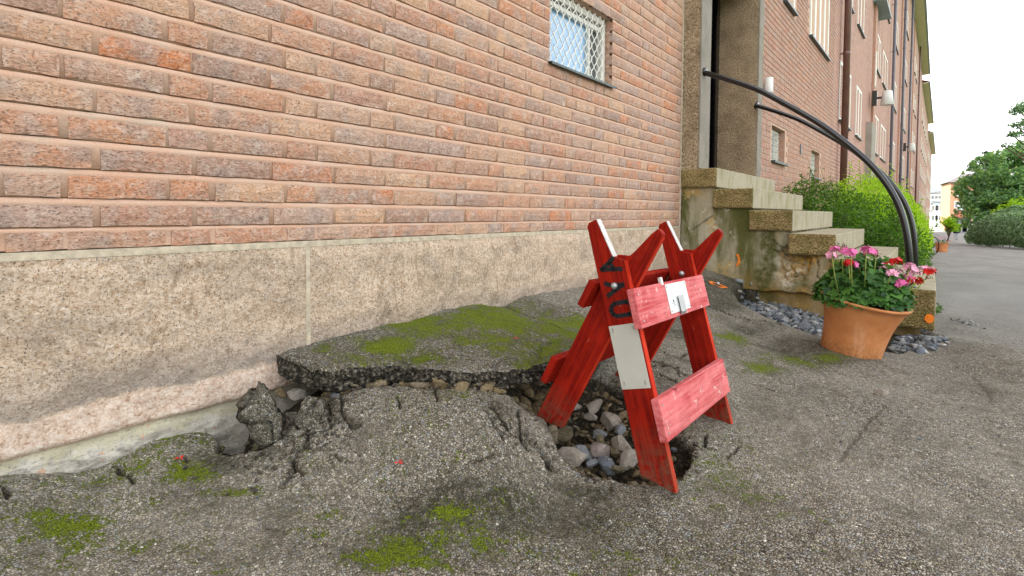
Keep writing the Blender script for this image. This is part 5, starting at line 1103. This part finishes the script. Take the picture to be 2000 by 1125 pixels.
m.build('bike_frame', M['tube'], bc, True); m = MB(); m.tube([(-.28, .78, .98), (-.1, .84, 1.0), (.1, .84, 1.0), (.28, .78, .98)], .012, 8); m.build('handlebar', M['steel'], bc, True); m = MB(); m.box((-.07, .12, .92), (.07, .36, .97)); m.build('saddle', M['rubber'], bc, bevel=.02)
pp = at(1867.5, 469, 67); PZ_ = float(h_far(pp[0], pp[1])); pz = pp[2]
def skin(name, joints, edges, radii, mat, parent):
    me = bpy.data.meshes.new(name); me.from_pydata(joints, edges, []); me.materials.append(mat); o = link(name, me, parent); sk = o.modifiers.new('skin', 'SKIN')
    for v, r_ in zip(me.skin_vertices[0].data if me.skin_vertices else [], radii): v.radius = (r_, r_)
    return o
def body(name, chains, mat, parent):
    m = MB()
    for pts, rr in chains: m.tube(pts, rr, 10)
    o = m.build(name, mat, parent, True); rm = o.modifiers.new('join', 'REMESH'); rm.mode = 'VOXEL'; rm.voxel_size = .018; rm.use_smooth_shade = True; return o
pe = thing('person', 'person in dark jacket and light trousers walking at the far end of the path', 'person', (pp[0], pp[1], max(pz, gz(pp[0], pp[1])))); pe.rotation_euler = (0, 0, .1)
body('body', [([(0, 0, 1.42), (0, .0, 1.50), (0, 0, 1.56)], [.05, .055, .06]), ([(0, 0, 1.55), (0, .0, 1.62), (0, 0, 1.72), (0, 0, 1.76)], [.06, .085, .085, .04]), ([(-.09, .12, .02), (-.09, -.06, .05), (-.09, -.07, .12)], [.04, .05, .05]), ([(.09, .30, .06), (.09, .12, .05), (.09, .10, .12)], [.04, .05, .05]), ([(-.09, -.06, .1), (-.09, 0, .5), (-.08, 0, .9), (0, 0, .98), (.08, 0, .9), (.09, .08, .5), (.09, .11, .1)], [.05, .06, .09, .14, .09, .06, .05]), ([(0, 0, .95), (0, 0, 1.2), (0, 0, 1.45)], [.14, .13, .10]), ([(-.18, 0, 1.4), (-.25, .02, 1.12), (-.24, .12, .88)], [.05, .04, .035]), ([(.18, 0, 1.4), (.25, -.02, 1.12), (.24, .06, .88)], [.05, .04, .035])], M['skin'], pe)
body('jacket', [([(0, 0, .88), (0, 0, 1.1), (0, 0, 1.35), (0, 0, 1.47)], [.20, .19, .20, .11]), ([(-.12, 0, 1.40), (-.21, 0, 1.37), (-.28, .02, 1.1), (-.26, .1, .92)], [.09, .085, .07, .06]), ([(.12, 0, 1.40), (.21, 0, 1.37), (.28, -.02, 1.1), (.26, .05, .92)], [.09, .085, .07, .06])], M['cloth'], pe)
body('trousers', [([(-.09, -.06, .1), (-.10, 0, .5), (-.09, 0, .85), (0, 0, .93), (.09, 0, .85), (.10, .08, .5), (.09, .11, .1)], [.075, .09, .125, .17, .125, .09, .075])], M['trouser'], pe)
m = MB(); m.lathe([(.0, .13), (.06, .115), (.095, .06), (.098, 0), (.085, -.05), (.07, -.06)], 14, (0, .012, 1.66)); m.build('hair', M['black'], pe, True)

# ------------------------------------------------------------------ distant buildings and hill
def far_building(label, u0, u1, vtop, vbot, d, depth, mat, rows, cols, roofm, ang=.0, pw=M['glassd'], overh=.6, rise=2.2, wide=0):
    a, b = at(u0, vtop, d), at(u1, vtop, d); zt = a[2]; z0 = -5.; L = math.hypot(b[0]-a[0], b[1]-a[1])
    L = L/1.317 if not wide else wide; t = thing('distant_building', label, 'building', (a[0], a[1], z0)); t.rotation_euler = (0, 0, ang); H = zt-z0
    m = MB(); m.box((0, 0, 0), (L, depth, H)); m.build('wall', mat, t)
    m = MB(); m.add([(-overh, -overh, H), (L+overh, -overh, H), (L+overh, depth+overh, H), (-overh, depth+overh, H), (L*.35, depth*.5, H+rise), (L*.65, depth*.5, H+rise)], [(3, 2, 1, 0), (0, 1, 5, 4), (1, 2, 5), (2, 3, 4, 5), (3, 0, 4)]); m.build('roof', roofm, t)
    for r in range(rows):
        for c in range(cols):
            x = L*(c+.5)/cols; z = H-1.2-r*2.9; w = link('window', None, t); m = MB(); m.box((x-.75, -.06, z-1.5), (x+.75, -.002, z)); m.build('frame', M['white'], w); m = MB(); m.box((x-.66, -.08, z-1.42), (x-.04, -.061, z-.08)); m.box((x+.04, -.08, z-1.42), (x+.66, -.061, z-.08)); m.build('pane', pw, w)
    return t, L, H
t, L, H = far_building('orange rendered apartment house beyond the trees', 1857, 1900, 356, 440, 112, 12, M['orangeb'], 4, 3, M['roof'], .12, wide=9)
for r in range(3):
    m = MB(); z = H-3.2-r*2.9; m.box((1.0, -1.1, z), (3.0, -.09, z+.12)); m.box((1.0, -1.15, z+.12), (3.0, -1.1, z+1.1)); m.build('balcony', M['whiteb'], t)
far_building('white low house left of the orange house', 1822, 1856, 393, 440, 150, 10, M['whiteb'], 3, 4, M['whiteb'], 0, M['glassd'], .8, .4)
far_building('pale grey flat roofed house at the foot of the hill', 1815, 1858, 377, 420, 230, 14, M['whiteb'], 3, 6, M['roof'], 0, M['glassd'], .5, 1.)
far_building('pale house behind the walking person', 1862, 1896, 425, 470, 100, 8, M['whiteb'], 2, 3, M['roofr'], 0, M['glassd'], .5, 1.2)
hu = np.linspace(1500, 2300, 60); V = []
for j, k in enumerate(np.linspace(0, 1, 10)):
    for u in hu:
        p = at(u, 411, 1500+500*k); hgt = (70+34*math.exp(-((u-1836)/30)**2)+38*math.exp(-((u-1800)/22)**2)+8*math.sin(u*.05))*math.sin(k*math.pi*.5); V.append((p[0], p[1], -6+hgt))
link('hills', new_mesh('hills', V, grid_faces(10, 60), M['hillm'], True), kind='structure')
